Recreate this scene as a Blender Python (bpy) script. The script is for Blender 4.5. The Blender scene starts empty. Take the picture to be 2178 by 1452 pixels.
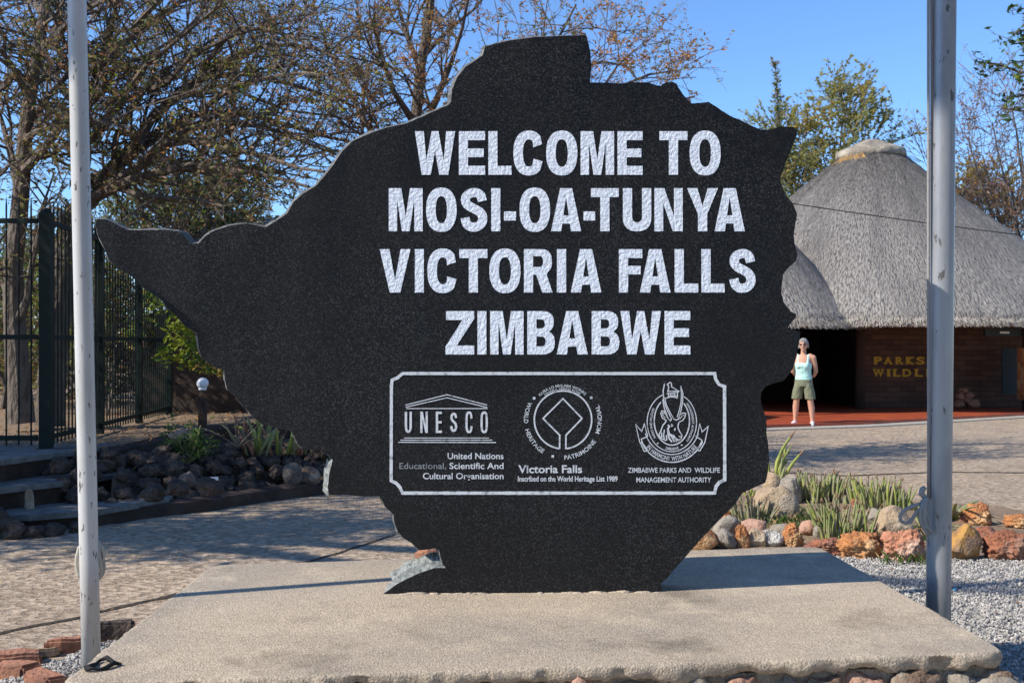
import bpy, bmesh, math, random
import numpy as np
from mathutils import Vector, Matrix, noise
R = math.radians
S = bpy.context.scene
COL = S.collection

# ------------------------------------------------------------------ camera, world, sun, exposure
F = 2400.0; CX = 1089.0; HZ = 735.0; CH = 1.45          # focal length and horizon in photo pixels, camera height
cd = bpy.data.cameras.new('camera'); cam = bpy.data.objects.new('camera', cd); COL.objects.link(cam)
cd.sensor_width = 36.0; cd.lens = F / 2178 * 36; cd.clip_end = 2000; cd.clip_start = 0.05
cd.shift_y = 9.0 / 2178
cam.location = (0, 0, CH); cam.rotation_euler = (R(90), 0, 0)
cd.dof.use_dof = True; cd.dof.focus_distance = 4.5; cd.dof.aperture_fstop = 10
S.camera = cam
SUN_AZ, SUN_EL = R(20.5), R(40)                           # light travels to +X turned towards +Y by SUN_AZ
LDIR = Vector((math.cos(SUN_AZ) * math.cos(SUN_EL), math.sin(SUN_AZ) * math.cos(SUN_EL), -math.sin(SUN_EL)))
W = bpy.data.worlds.new('World'); S.world = W; W.use_nodes = True
wn = W.node_tree.nodes; bg = wn['Background']
sky = wn.new('ShaderNodeTexSky'); sky.sky_type = 'NISHITA'; sky.sun_disc = False
sky.sun_elevation = SUN_EL; sky.sun_rotation = math.atan2(-LDIR.x, -LDIR.y)
sky.altitude = 900; sky.air_density = 1.0; sky.dust_density = 0.0; sky.ozone_density = 9.0
W.node_tree.links.new(sky.outputs[0], bg.inputs[0]); bg.inputs[1].default_value = 0.15
sd = bpy.data.lights.new('sun', 'SUN'); so = bpy.data.objects.new('sun', sd); COL.objects.link(so)
sd.energy = 4.0; sd.angle = R(0.5); sd.color = (1.0, 0.93, 0.82)
so.rotation_euler = LDIR.to_track_quat('-Z', 'Y').to_euler()
S.view_settings.view_transform = 'Standard'; S.view_settings.look = 'None'
S.view_settings.exposure = 0.6; S.view_settings.gamma = 1.0

rng = np.random.default_rng(7); random.seed(7)
U = random.uniform

def P(px, py, Y):
    return Vector(((px - CX) / F * Y, Y, CH + (HZ - py) / F * Y))
def G(px, py, z=0.0):                                     # where a pixel meets a level plane
    return P(px, py, F * (CH - z) / (py - HZ))

# ------------------------------------------------------------------ materials
def mat(name, col, rough=0.85, mix=None, mix2=None, bump=None, bump2=None, metal=0.0, spec=0.3, coord='Object', scl=(1, 1, 1), detail=6):
    """col base; mix=(scale, colour, lo, hi) lays a second colour over noise; bump=(scale, distance, strength[, kind])"""
    m = bpy.data.materials.new(name); m.use_nodes = True
    nt = m.node_tree; n = nt.nodes; L = nt.links.new
    b = n['Principled BSDF']; b.inputs['Roughness'].default_value = rough
    b.inputs['Metallic'].default_value = metal; b.inputs['Specular IOR Level'].default_value = spec
    tc = n.new('ShaderNodeTexCoord'); mp = n.new('ShaderNodeMapping'); mp.inputs['Scale'].default_value = scl
    L(tc.outputs[coord], mp.inputs[0]); vec = mp.outputs[0]
    cur = None
    for k, mx in enumerate((mix, mix2)):
        if not mx: continue
        tx = n.new('ShaderNodeTexNoise'); tx.inputs['Scale'].default_value = mx[0]; tx.inputs['Detail'].default_value = detail
        tx.inputs['Roughness'].default_value = 0.6; L(vec, tx.inputs['Vector'])
        rp = n.new('ShaderNodeMapRange'); rp.inputs[1].default_value = mx[2]; rp.inputs[2].default_value = mx[3]
        L(tx.outputs[0], rp.inputs[0])
        mi = n.new('ShaderNodeMix'); mi.data_type = 'RGBA'
        if cur is None: mi.inputs[6].default_value = (*col, 1)
        else: L(cur, mi.inputs[6])
        mi.inputs[7].default_value = (*mx[1], 1); L(rp.outputs[0], mi.inputs[0]); cur = mi.outputs[2]
    if cur is None: b.inputs['Base Color'].default_value = (*col, 1)
    else: L(cur, b.inputs['Base Color'])
    nrm = None
    for bp in (bump, bump2):
        if not bp: continue
        kind = bp[3] if len(bp) > 3 else 'noise'
        if kind == 'noise':
            tx = n.new('ShaderNodeTexNoise'); tx.inputs['Scale'].default_value = bp[0]; tx.inputs['Detail'].default_value = 5
            out = tx.outputs[0]
        else:
            tx = n.new('ShaderNodeTexVoronoi'); tx.inputs['Scale'].default_value = bp[0]
            if kind == 'edge': tx.feature = 'DISTANCE_TO_EDGE'
            out = tx.outputs[0]
        L(vec, tx.inputs['Vector'])
        bn = n.new('ShaderNodeBump'); bn.inputs['Distance'].default_value = bp[1]; bn.inputs['Strength'].default_value = bp[2]
        L(out, bn.inputs['Height'])
        if nrm: L(nrm, bn.inputs['Normal'])
        nrm = bn.outputs[0]
    if nrm: L(nrm, b.inputs['Normal'])
    return m

def leafmat(name, col, tr=0.35):
    m = bpy.data.materials.new(name); m.use_nodes = True
    n = m.node_tree.nodes; L = m.node_tree.links.new; n.remove(n['Principled BSDF'])
    d = n.new('ShaderNodeBsdfPrincipled'); t = n.new('ShaderNodeBsdfTranslucent'); mx = n.new('ShaderNodeMixShader')
    d.inputs['Base Color'].default_value = (*col, 1); d.inputs['Roughness'].default_value = 0.55; d.inputs['Specular IOR Level'].default_value = 0.25
    t.inputs[0].default_value = (*[min(1, c * 1.3) for c in col], 1); mx.inputs[0].default_value = tr
    L(d.outputs[0], mx.inputs[1]); L(t.outputs[0], mx.inputs[2]); L(mx.outputs[0], n['Material Output'].inputs[0])
    return m

def granite():
    m = mat('granite', (0.016, 0.017, 0.020), 0.42, spec=0.28, bump=(260, 0.0012, 0.5))
    nt = m.node_tree; n = nt.nodes; L = nt.links.new; b = n['Principled BSDF']
    tc = n.new('ShaderNodeTexCoord')
    v = n.new('ShaderNodeTexVoronoi'); v.inputs['Scale'].default_value = 260; L(tc.outputs['Object'], v.inputs['Vector'])
    sp = n.new('ShaderNodeSeparateColor'); L(v.outputs['Color'], sp.inputs[0])
    rp = n.new('ShaderNodeMapRange'); rp.inputs[1].default_value = 0.45; rp.inputs[2].default_value = 1.0; L(sp.outputs[0], rp.inputs[0])
    pw = n.new('ShaderNodeMath'); pw.operation = 'POWER'; pw.inputs[1].default_value = 2.2; L(rp.outputs[0], pw.inputs[0])
    big = n.new('ShaderNodeTexNoise'); big.inputs['Scale'].default_value = 1.7; big.inputs['Detail'].default_value = 4; L(tc.outputs['Object'], big.inputs['Vector'])
    br = n.new('ShaderNodeMapRange'); br.inputs[1].default_value = .3; br.inputs[2].default_value = .7; br.inputs[3].default_value = 0.22; br.inputs[4].default_value = 1.3
    L(big.outputs[0], br.inputs[0])
    mu = n.new('ShaderNodeMath'); mu.operation = 'MULTIPLY'; L(pw.outputs[0], mu.inputs[0]); L(br.outputs[0], mu.inputs[1])
    mi = n.new('ShaderNodeMix'); mi.data_type = 'RGBA'; mi.inputs[6].default_value = (0.006, 0.0063, 0.0075, 1); mi.inputs[7].default_value = (0.058, 0.058, 0.060, 1)
    L(mu.outputs[0], mi.inputs[0]); L(mi.outputs[2], b.inputs['Base Color'])
    st = n.new('ShaderNodeTexNoise'); st.inputs['Scale'].default_value = 3.0; st.inputs['Detail'].default_value = 6; mp = n.new('ShaderNodeMapping'); mp.inputs['Scale'].default_value = (2.2, 1, .55)
    L(tc.outputs['Object'], mp.inputs[0]); L(mp.outputs[0], st.inputs['Vector'])
    sr = n.new('ShaderNodeMapRange'); sr.inputs[1].default_value = .35; sr.inputs[2].default_value = .65; sr.inputs[3].default_value = .30; sr.inputs[4].default_value = .52
    L(st.outputs[0], sr.inputs[0]); L(sr.outputs[0], b.inputs['Roughness'])
    return m

def path_mat():
    m = mat('path_stone', (0.34, 0.27, 0.20), 0.95, spec=0.12)
    nt = m.node_tree; n = nt.nodes; L = nt.links.new; b = n['Principled BSDF']
    tc = n.new('ShaderNodeTexCoord'); mp = n.new('ShaderNodeMapping'); mp.inputs['Scale'].default_value = (.75, 1.1, 1); L(tc.outputs['Object'], mp.inputs[0])
    def noi(sc, det, rough, vec): 
        t = n.new('ShaderNodeTexNoise'); t.inputs['Scale'].default_value = sc; t.inputs['Detail'].default_value = det; t.inputs['Roughness'].default_value = rough; L(vec, t.inputs['Vector']); return t.outputs[0]
    def rng_(o, a, c, x, y):
        r = n.new('ShaderNodeMapRange'); r.inputs[1].default_value = a; r.inputs[2].default_value = c; r.inputs[3].default_value = x; r.inputs[4].default_value = y; L(o, r.inputs[0]); return r.outputs[0]
    def mixc(f, c0, c1):
        x = n.new('ShaderNodeMix'); x.data_type = 'RGBA'; L(f, x.inputs[0])
        for i, c in ((6, c0), (7, c1)):
            if isinstance(c, tuple): x.inputs[i].default_value = (*c, 1)
            else: L(c, x.inputs[i])
        return x.outputs[2]
    v = n.new('ShaderNodeTexVoronoi'); v.feature = 'SMOOTH_F1'; v.inputs['Scale'].default_value = 24; v.inputs['Smoothness'].default_value = .35; L(mp.outputs[0], v.inputs['Vector'])
    vc = n.new('ShaderNodeTexVoronoi'); vc.inputs['Scale'].default_value = 24; L(mp.outputs[0], vc.inputs['Vector']); sp = n.new('ShaderNodeSeparateColor'); L(vc.outputs['Color'], sp.inputs[0])
    pit = rng_(noi(19, 4, .6, mp.outputs[0]), .40, .50, 0, 1)
    col = mixc(sp.outputs[0], (0.47, 0.355, 0.245), (0.60, 0.475, 0.345))
    col = mixc(rng_(noi(.7, 7, .6, tc.outputs['Object']), .38, .66, 0, .6), col, (0.40, 0.335, 0.27))
    col = mixc(rng_(noi(2.2, 8, .7, tc.outputs['Object']), .50, .68, 0, .75), col, (0.30, 0.225, 0.16))
    col = mixc(pit, (0.37, 0.28, 0.20), col)  # pits tinted darker: shade of the grazing sun put into the colour
    L(col, b.inputs['Base Color'])
    h = n.new('ShaderNodeMath'); h.operation = 'MULTIPLY_ADD'; h.inputs[1].default_value = -.9; L(v.outputs[0], h.inputs[0]); L(pit, h.inputs[2])
    b1 = n.new('ShaderNodeBump'); b1.inputs['Distance'].default_value = 0.013; b1.inputs['Strength'].default_value = 1; L(h.outputs[0], b1.inputs['Height'])
    b2 = n.new('ShaderNodeBump'); b2.inputs['Distance'].default_value = 0.014; b2.inputs['Strength'].default_value = .9; L(noi(70, 6, .6, tc.outputs['Object']), b2.inputs['Height']); L(b1.outputs[0], b2.inputs['Normal'])
    L(b2.outputs[0], b.inputs['Normal'])
    return m

def concrete():
    m = mat('plinth_concrete', (0.50, 0.41, 0.305), 0.95, mix=(1.3, (0.395, 0.335, 0.265), .40, .62), mix2=(5, (0.57, 0.475, 0.35), .52, .70), bump=(150, .006, 1), bump2=(60, .004, .5), spec=.12)
    nt = m.node_tree; n = nt.nodes; L = nt.links.new; b = n['Principled BSDF']; src = b.inputs['Base Color'].links[0].from_socket
    tc = n.new('ShaderNodeTexCoord')
    v = n.new('ShaderNodeTexVoronoi'); v.inputs['Scale'].default_value = 150; L(tc.outputs['Object'], v.inputs['Vector'])
    sp = n.new('ShaderNodeSeparateColor'); L(v.outputs['Color'], sp.inputs[0])
    r = n.new('ShaderNodeMapRange'); r.inputs[3].default_value = .74; r.inputs[4].default_value = 1.14; L(sp.outputs[0], r.inputs[0])
    st = n.new('ShaderNodeTexNoise'); st.inputs['Scale'].default_value = 2.4; st.inputs['Detail'].default_value = 9; st.inputs['Roughness'].default_value = .65; L(tc.outputs['Object'], st.inputs['Vector'])
    sr = n.new('ShaderNodeMapRange'); sr.inputs[1].default_value = .54; sr.inputs[2].default_value = .70; sr.inputs[3].default_value = 1.0; sr.inputs[4].default_value = .62; L(st.outputs[0], sr.inputs[0])
    mu = n.new('ShaderNodeMath'); mu.operation = 'MULTIPLY'; L(r.outputs[0], mu.inputs[0]); L(sr.outputs[0], mu.inputs[1])
    mx = n.new('ShaderNodeVectorMath'); mx.operation = 'SCALE'; L(src, mx.inputs[0]); L(mu.outputs[0], mx.inputs['Scale']); L(mx.outputs[0], b.inputs['Base Color'])
    return m

M = {}
M['granite'] = granite()
M['broken'] = mat('broken_granite', (0.21, 0.215, 0.215), 0.9, mix=(60, (0.08, 0.085, 0.085), .4, .62), mix2=(9, (0.12, 0.125, 0.12), .45, .6), bump=(45, .02, .9))
M['sunlit_broken'] = mat('sunlit_broken_granite', (0.29, 0.305, 0.29), 0.9, mix=(50, (0.15, 0.16, 0.155), .42, .62), bump=(45, .02, .9))  # lighter copy of broken granite: sunlight on spur and notch painted in
M['letter'] = mat('silver_paint', (0.82, 0.89, 0.99), 0.5, spec=0.4, mix=(60, (0.66, 0.73, 0.84), .42, .68), bump=(80, .0055, 1))
M['thin_letter'] = mat('worn_silver_paint', (0.64, 0.68, 0.73), 0.6, mix=(45, (0.20, 0.22, 0.24), .52, .72))
M['faded'] = mat('faded_silver_paint', (0.24, 0.26, 0.28), 0.6, mix=(40, (0.10, 0.11, 0.12), .5, .7))
M['concrete'] = concrete()
M['mortar'] = mat('mortar', (0.30, 0.26, 0.21), 0.95, mix=(30, (0.16, 0.14, 0.11), .45, .65), bump=(40, .03, .9))
M['base_stone'] = mat('base_stone', (0.20, 0.13, 0.09), 0.9, mix=(12, (0.30, 0.25, 0.19), .48, .62), bump=(25, .03, .8))
M['path'] = path_mat()
M['soil'] = mat('soil', (0.26, 0.18, 0.115), 0.95, mix=(3, (0.18, 0.12, 0.08), .4, .65), mix2=(40, (0.34, 0.26, 0.17), .5, .7), bump=(30, .03, .8))
M['dark_soil'] = mat('dark_soil', (0.10, 0.07, 0.05), 0.95, mix=(6, (0.17, 0.12, 0.08), .5, .66), bump=(25, .05, 1))
M['joint'] = mat('joint_dirt', (0.075, 0.06, 0.045), 0.95, bump=(40, .02, .8))
M['gravel'] = mat('gravel_stone', (0.48, 0.45, 0.41), 0.85, mix=(24, (0.35, 0.33, 0.31), .42, .6), mix2=(11, (0.58, 0.54, 0.49), .52, .66))
M['gravel_bed'] = mat('gravel_bed', (0.30, 0.285, 0.265), 0.9, bump=(60, .03, 1))
M['steel'] = mat('galvanised_steel', (0.36, 0.37, 0.385), 0.36, metal=0.25, mix=(7, (0.27, 0.28, 0.295), .4, .6), mix2=(34, (0.13, 0.12, 0.115), .635, .665), scl=(1, 1, .35), spec=.5)
M['steel2'] = mat('painted_steel', (0.60, 0.60, 0.585), 0.45, metal=0.1, mix=(5, (0.50, 0.49, 0.455), .4, .62), mix2=(42, (0.13, 0.12, 0.11), .625, .66), scl=(1, 1, .35), spec=.5)
M['rope'] = mat('rope', (0.52, 0.48, 0.40), 0.9, bump=(160, .006, .8))
M['rope2'] = mat('dark_rope', (0.33, 0.32, 0.31), 0.9, bump=(160, .006, .8))
M['charred'] = mat('charred_wood', (0.012, 0.012, 0.013), 0.6, bump=(90, .01, .9))
M['brick'] = mat('red_brick', (0.36, 0.17, 0.105), 0.9, mix=(14, (0.22, 0.11, 0.075), .45, .65), bump=(40, .02, .8))
M['fence'] = mat('green_paint', (0.005, 0.013, 0.010), 0.6, spec=.25)
M['bark'] = mat('bark', (0.125, 0.10, 0.08), 0.95, mix=(14, (0.20, 0.165, 0.135), .48, .66), bump=(26, .04, 1), scl=(1, 1, .35))
M['bark_pale'] = mat('pale_bark', (0.17, 0.14, 0.115), 0.95, mix=(14, (0.08, 0.065, 0.055), .48, .66), bump=(26, .04, 1), scl=(1, 1, .35))
M['thatch'] = mat('thatch', (0.365, 0.335, 0.30), 0.95, mix=(11, (0.13, 0.118, 0.105), .45, .64), mix2=(.45, (0.20, 0.185, 0.17), .42, .66), bump=(12, .07, 1), bump2=(3, .12, .6), coord='UV', scl=(3.2, .62, 1), spec=.1, detail=5)
M['straw'] = mat('straw', (0.44, 0.40, 0.34), 0.9)
M['straw_new'] = mat('fresh_straw', (0.50, 0.29, 0.10), 0.9)
M['cap'] = mat('cement_cap', (0.235, 0.20, 0.155), 0.95, mix=(3, (0.42, 0.37, 0.29), .45, .62), bump=(9, .06, .8))
M['hut_wall'] = mat('hut_stone_wall', (0.20, 0.10, 0.062), 0.95, mix=(5, (0.12, 0.062, 0.045), .4, .65), bump=(8, .03, .8, 'edge'), scl=(.6, 1, 1.7))
def masonry():
    m = mat('hut_stone_wall', (0.2, 0.1, 0.06), .95, bump=(40, .01, .6)); nt = m.node_tree; n = nt.nodes; L = nt.links.new; b = n['Principled BSDF']
    tc = n.new('ShaderNodeTexCoord'); sx = n.new('ShaderNodeSeparateXYZ'); L(tc.outputs['Object'], sx.inputs[0]); cx = n.new('ShaderNodeCombineXYZ'); L(sx.outputs[0], cx.inputs[0]); L(sx.outputs[2], cx.inputs[1])
    nz = n.new('ShaderNodeTexNoise'); nz.inputs['Scale'].default_value = 3; L(cx.outputs[0], nz.inputs['Vector']); ad = n.new('ShaderNodeVectorMath'); ad.operation = 'MULTIPLY_ADD'; ad.inputs[1].default_value = (.06, .06, 0); L(nz.outputs['Color'], ad.inputs[0]); L(cx.outputs[0], ad.inputs[2])
    t = n.new('ShaderNodeTexBrick'); L(ad.outputs[0], t.inputs['Vector']); t.inputs['Scale'].default_value = 1; t.inputs['Brick Width'].default_value = .34; t.inputs['Row Height'].default_value = .115; t.inputs['Mortar Size'].default_value = .008; t.inputs['Mortar Smooth'].default_value = .4
    t.inputs['Color1'].default_value = (0.14, 0.072, 0.048, 1); t.inputs['Color2'].default_value = (0.085, 0.045, 0.033, 1); t.inputs['Mortar'].default_value = (0.045, 0.028, 0.022, 1)
    L(t.outputs['Color'], b.inputs['Base Color']); return m
M['hut_wall'] = masonry()
M['dark_wood'] = mat('dark_timber', (0.055, 0.036, 0.026), 0.9, bump=(20, .02, .6))
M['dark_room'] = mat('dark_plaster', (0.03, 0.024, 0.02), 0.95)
M['red_floor'] = mat('red_polished_floor', (0.42, 0.085, 0.032), 0.45, mix=(2.2, (0.30, 0.06, 0.028), .4, .62), spec=.4)
M['kerb'] = mat('kerb_concrete', (0.46, 0.42, 0.35), .95, mix=(12, (0.36, 0.32, 0.27), .4, .6), bump=(40, .02, .6))
M['sign_yellow'] = mat('yellow_paint', (0.62, 0.36, 0.03), 0.7)
M['board'] = mat('dark_board', (0.03, 0.04, 0.042), 0.5)
M['lamp_glass'] = mat('opal_glass', (0.80, 0.82, 0.86), 0.25, spec=.5)
M['step_top'] = mat('step_concrete', (0.20, 0.195, 0.18), .95, mix=(8, (0.13, 0.125, 0.115), .42, .62), bump=(40, .02, .7))
M['lava'] = mat('lava_rock', (0.072, 0.055, 0.046), .95, mix=(7, (0.15, 0.11, 0.085), .5, .68), bump=(22, .05, 1))
M['brown_wall'] = mat('brown_wall', (0.048, 0.033, 0.026), .95, bump=(7, .03, .7, 'edge'), mix=(4, (0.075, 0.052, 0.04), .45, .62))  # brown darkened to carry the shade on the wall under the creeper
M['roof_grey'] = mat('grey_roof', (0.30, 0.28, 0.26), .95, mix=(12, (0.18, 0.165, 0.15), .45, .65), bump=(30, .04, .9))
M['wire'] = mat('black_cable', (0.015, 0.015, 0.015), .6)
M['paper'] = mat('white_paper', (0.78, 0.80, 0.82), .7)
M['blue_paper'] = mat('blue_wrapper', (0.06, 0.45, 0.75), .4)

def rockmat(name, c1, c2, c3=None, bs=18, bd=.03):
    return mat(name, c1, .92, mix=(9, c2, .44, .60), mix2=(5, c3, .5, .62) if c3 else None, bump=(bs, bd, 1), bump2=(60, .02, .7), coord='Object')
M['r_orange'] = rockmat('orange_lava', (0.50, 0.22, 0.085), (0.30, 0.10, 0.045), (0.58, 0.36, 0.18))
M['r_salmon'] = rockmat('salmon_lava', (0.52, 0.24, 0.145), (0.36, 0.13, 0.07), (0.62, 0.42, 0.31))
M['r_yellow'] = rockmat('ochre_stone', (0.46, 0.25, 0.075), (0.24, 0.12, 0.065), (0.30, 0.20, 0.13), 12)
M['r_red'] = rockmat('red_lava', (0.34, 0.135, 0.075), (0.19, 0.085, 0.06), (0.40, 0.22, 0.15))
M['r_tan'] = rockmat('tan_boulder', (0.42, 0.315, 0.205), (0.31, 0.215, 0.14), (0.47, 0.39, 0.29), 10, .03)
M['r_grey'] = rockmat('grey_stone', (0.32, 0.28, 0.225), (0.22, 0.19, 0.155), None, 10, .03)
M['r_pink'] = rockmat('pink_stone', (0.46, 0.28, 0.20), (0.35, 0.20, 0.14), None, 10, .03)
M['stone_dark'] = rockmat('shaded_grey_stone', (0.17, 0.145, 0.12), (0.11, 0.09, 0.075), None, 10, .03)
M['r_white'] = rockmat('white_veined_stone', (0.30, 0.28, 0.25), (0.62, 0.60, 0.55), None, 16)

M['lf_olive'] = leafmat('olive_leaf', (0.235, 0.225, 0.065))
M['lf_brown'] = leafmat('brown_leaf', (0.32, 0.18, 0.085))
M['lf_pink'] = leafmat('dry_pink_leaf', (0.46, 0.29, 0.21))
M['lf_orange'] = leafmat('orange_leaf', (0.46, 0.21, 0.065))
M['lf_green'] = leafmat('green_leaf', (0.09, 0.16, 0.035))
M['lf_lime'] = leafmat('yellow_green_leaf', (0.24, 0.29, 0.035), .45)
M['lf_dark'] = leafmat('dark_green_leaf', (0.026, 0.060, 0.020))
M['lf_mauve'] = leafmat('mauve_leaf', (0.32, 0.19, 0.17))
M['lf_yellow'] = leafmat('yellow_leaf', (0.38, 0.27, 0.06))
M['lf_straw'] = leafmat('dry_leaf', (0.40, 0.29, 0.15), .15)
M['stem_green'] = mat('aloe_stem', (0.25, 0.285, 0.105), .7, mix=(9, (0.29, 0.255, 0.15), .45, .62))
M['stem_grey'] = mat('grey_aloe_stem', (0.28, 0.245, 0.18), .75, mix=(9, (0.20, 0.21, 0.10), .45, .62))
M['stem_lime'] = mat('lime_aloe_leaf', (0.36, 0.39, 0.09), .6, mix=(6, (0.15, 0.19, 0.05), .45, .62))
M['stem_tip'] = mat('brown_aloe_tip', (0.27, 0.165, 0.10), .8)
M['skin'] = mat('skin', (0.58, 0.32, 0.22), .55)
M['hair'] = mat('grey_hair', (0.36, 0.34, 0.32), .7, mix=(60, (0.16, 0.15, 0.14), .45, .6), bump=(60, .01, 1))
M['mint'] = mat('mint_cotton', (0.52, 0.84, 0.78), .9, bump=(18, .03, .7))
M['khaki'] = mat('khaki_cotton', (0.20, 0.215, 0.14), .9, bump=(14, .04, .7))
M['glasses'] = mat('sunglass_lens', (0.03, 0.015, 0.012), .15, spec=.6)
M['white_shoe'] = mat('white_canvas', (0.72, 0.76, 0.80), .8)

# ------------------------------------------------------------------ mesh helpers
class MB:
    def __init__(s): s.v = []; s.f = []; s.mi = []
    def add(s, vs, fs, mi=0):
        o = len(s.v); s.v.extend([tuple(x) for x in vs]); s.f.extend([tuple(i + o for i in f) for f in fs]); s.mi.extend([mi] * len(fs))
    def box(s, c, d, rz=0, mi=0, taper=1.0):
        c = Vector(c); x, y, z = d[0] / 2, d[1] / 2, d[2] / 2; ca, sa = math.cos(rz), math.sin(rz); vs = []
        for dz in (-z, z):
            t = taper if dz > 0 else 1
            for sx, sy in ((-x, -y), (x, -y), (x, y), (-x, y)):
                sx *= t; sy *= t
                vs.append((c.x + sx * ca - sy * sa, c.y + sx * sa + sy * ca, c.z + dz))
        s.add(vs, [(0, 3, 2, 1), (4, 5, 6, 7), (0, 1, 5, 4), (1, 2, 6, 5), (2, 3, 7, 6), (3, 0, 4, 7)], mi)
    def tube(s, pts, rad, n=6, mi=0, cap=True, flat=1.0):
        pts = [Vector(p) for p in pts]; k = len(pts)
        if not hasattr(rad, '__len__'): rad = [rad] * k
        vs = []; prev = None
        for i, p in enumerate(pts):
            t = (pts[min(i + 1, k - 1)] - pts[max(i - 1, 0)])
            if t.length < 1e-9: t = Vector((0, 0, 1))
            t.normalize()
            a = prev if prev is not None else (Vector((1, 0, 0)) if abs(t.x) < .8 else Vector((0, 1, 0)))
            a = (a - t * a.dot(t)); a.normalize(); b = t.cross(a); prev = a
            for j in range(n):
                q = 2 * math.pi * j / n
                vs.append(p + (a * math.cos(q) + b * math.sin(q) * flat) * rad[i])
        fs = [(i * n + j, i * n + (j + 1) % n, (i + 1) * n + (j + 1) % n, (i + 1) * n + j) for i in range(k - 1) for j in range(n)]
        if cap: fs += [tuple(range(n - 1, -1, -1)), tuple((k - 1) * n + j for j in range(n))]
        s.add(vs, fs, mi)
    def lathe(s, prof, c=(0, 0, 0), n=32, mi=0, cap=True):
        vs = [(c[0] + r * math.cos(2 * math.pi * j / n), c[1] + r * math.sin(2 * math.pi * j / n), c[2] + z) for r, z in prof for j in range(n)]
        k = len(prof)
        fs = [(i * n + j, i * n + (j + 1) % n, (i + 1) * n + (j + 1) % n, (i + 1) * n + j) for i in range(k - 1) for j in range(n)]
        if cap: fs += [tuple(range(n - 1, -1, -1)), tuple((k - 1) * n + j for j in range(n))]
        s.add(vs, fs, mi)
    def prism(s, poly, z0, z1, mi=0):                      # level prism from a ground polygon (counter-clockwise)
        n = len(poly); z0 = z0 if hasattr(z0, '__len__') else [z0] * n; z1 = z1 if hasattr(z1, '__len__') else [z1] * n
        vs = [(p[0], p[1], z0[i]) for i, p in enumerate(poly)] + [(p[0], p[1], z1[i]) for i, p in enumerate(poly)]
        s.add(vs, [tuple(range(n - 1, -1, -1)), tuple(range(n, 2 * n))] + [(i, (i + 1) % n, n + (i + 1) % n, n + i) for i in range(n)], mi)
    def build(s, name, m, parent=None, smooth=False, loc=None):
        me = bpy.data.meshes.new(name); v = s.v
        off = Vector(loc) if loc is not None else None
        if off is not None: v = [(a - off.x, b - off.y, c - off.z) for a, b, c in v]
        me.from_pydata(v, [], s.f)
        ms = m if isinstance(m, (list, tuple)) else [m]
        for x in ms: me.materials.append(M[x] if isinstance(x, str) else x)
        if len(ms) > 1: me.polygons.foreach_set('material_index', s.mi)
        if smooth: me.polygons.foreach_set('use_smooth', [True] * len(me.polygons))
        me.update()
        o = bpy.data.objects.new(name, me); COL.objects.link(o)
        if off is not None: o.location = off
        if parent is not None: o.parent = parent
        return o

def tag(o, label=None, cat=None, group=None, kind=None):
    if label: o['label'] = label
    if cat: o['category'] = cat
    if group: o['group'] = group
    if kind: o['kind'] = kind
    return o
def empty(name, loc, label, cat, group=None, rz=0):
    o = bpy.data.objects.new(name, None); COL.objects.link(o); o.location = loc; o.rotation_euler = (0, 0, rz); o.empty_display_size = .1
    return tag(o, label, cat, group)
def keep(o, parent):                                        # parent a mesh that is laid out in world coordinates
    o.parent = parent; o.matrix_parent_inverse = Matrix.Translation(parent.location).inverted() if parent.rotation_euler.z == 0 else parent.matrix_basis.inverted()
    return o
def part(mb, name, m, parent, smooth=False):
    return keep(mb.build(name, m, None, smooth), parent)

def resample(pts, step, closed=False):
    pts = [Vector(p) for p in pts]
    if closed: pts = pts + [pts[0]]
    out = []
    for a, b in zip(pts, pts[1:]):
        n = max(1, int((b - a).length / step))
        out += [a.lerp(b, i / n) for i in range(n)]
    if not closed: out.append(pts[-1])
    return out

# ------------------------------------------------------------------ ground
def sheet(name, poly, z, m):
    b = MB(); b.add([(x, y, z) for x, y in poly], [tuple(range(len(poly)))])
    return tag(b.build(name, m), kind='structure')
sheet('ground', [(-400, -400), (400, -400), (400, 600), (-400, 600)], -0.008, 'soil')
sheet('path', [(-14, -6), (26, -6), (26, 25), (4, 25), (-1.0, 14.5), (-3.2, 9.2), (-14, 6)], 0.0, 'path')
sheet('gravel_bed', [(1.35, 2.6), (3.05, 4.45), (4.8, 7.75), (1.35, 7.75)], 0.004, 'gravel_bed')
sheet('gravel_bed', [(-2.25, 4.75), (-1.2, 4.6), (-1.2, 5.55), (-1.95, 5.55)], 0.004, 'gravel_bed')
sheet('planting_soil', [(1.35, 7.72), (4.9, 7.72), (4.4, 10.2), (2.2, 11.2), (1.0, 10.4), (1.0, 7.6)], 0.006, 'soil')

def joint(pts, w):
    b = MB(); q = resample([G(*p) for p in pts], .06)
    vs = []
    for i, p in enumerate(q):
        t = (q[min(i + 1, len(q) - 1)] - q[max(i - 1, 0)]).normalized(); nn = Vector((-t.y, t.x, 0))
        ww = w * (0.5 + 0.8 * noise.noise(p * 9) + .4); off = nn * noise.noise(p * 5 + Vector((9, 0, 0))) * .02
        vs += [(p + off + nn * ww * .5)[:2] + (0.004,), (p + off)[:2] + (0.010,), (p + off - nn * ww * .5)[:2] + (0.004,)]
    fs = []
    for i in range(len(q) - 1):
        a = 3 * i; fs += [(a, a + 1, a + 4, a + 3), (a + 1, a + 2, a + 5, a + 4)]
    b.add(vs, fs); tag(b.build('path_joint', 'joint'), kind='structure')
joint([(-60, 1362), (0, 1348), (77, 1330), (170, 1313), (212, 1301), (289, 1285), (384, 1261)], .045)
joint([(640, 1200), (700, 1182), (840, 1137)], .035)
joint([(1640, 1004), (1800, 1012), (2000, 1004), (2200, 1006)], .06)

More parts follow.
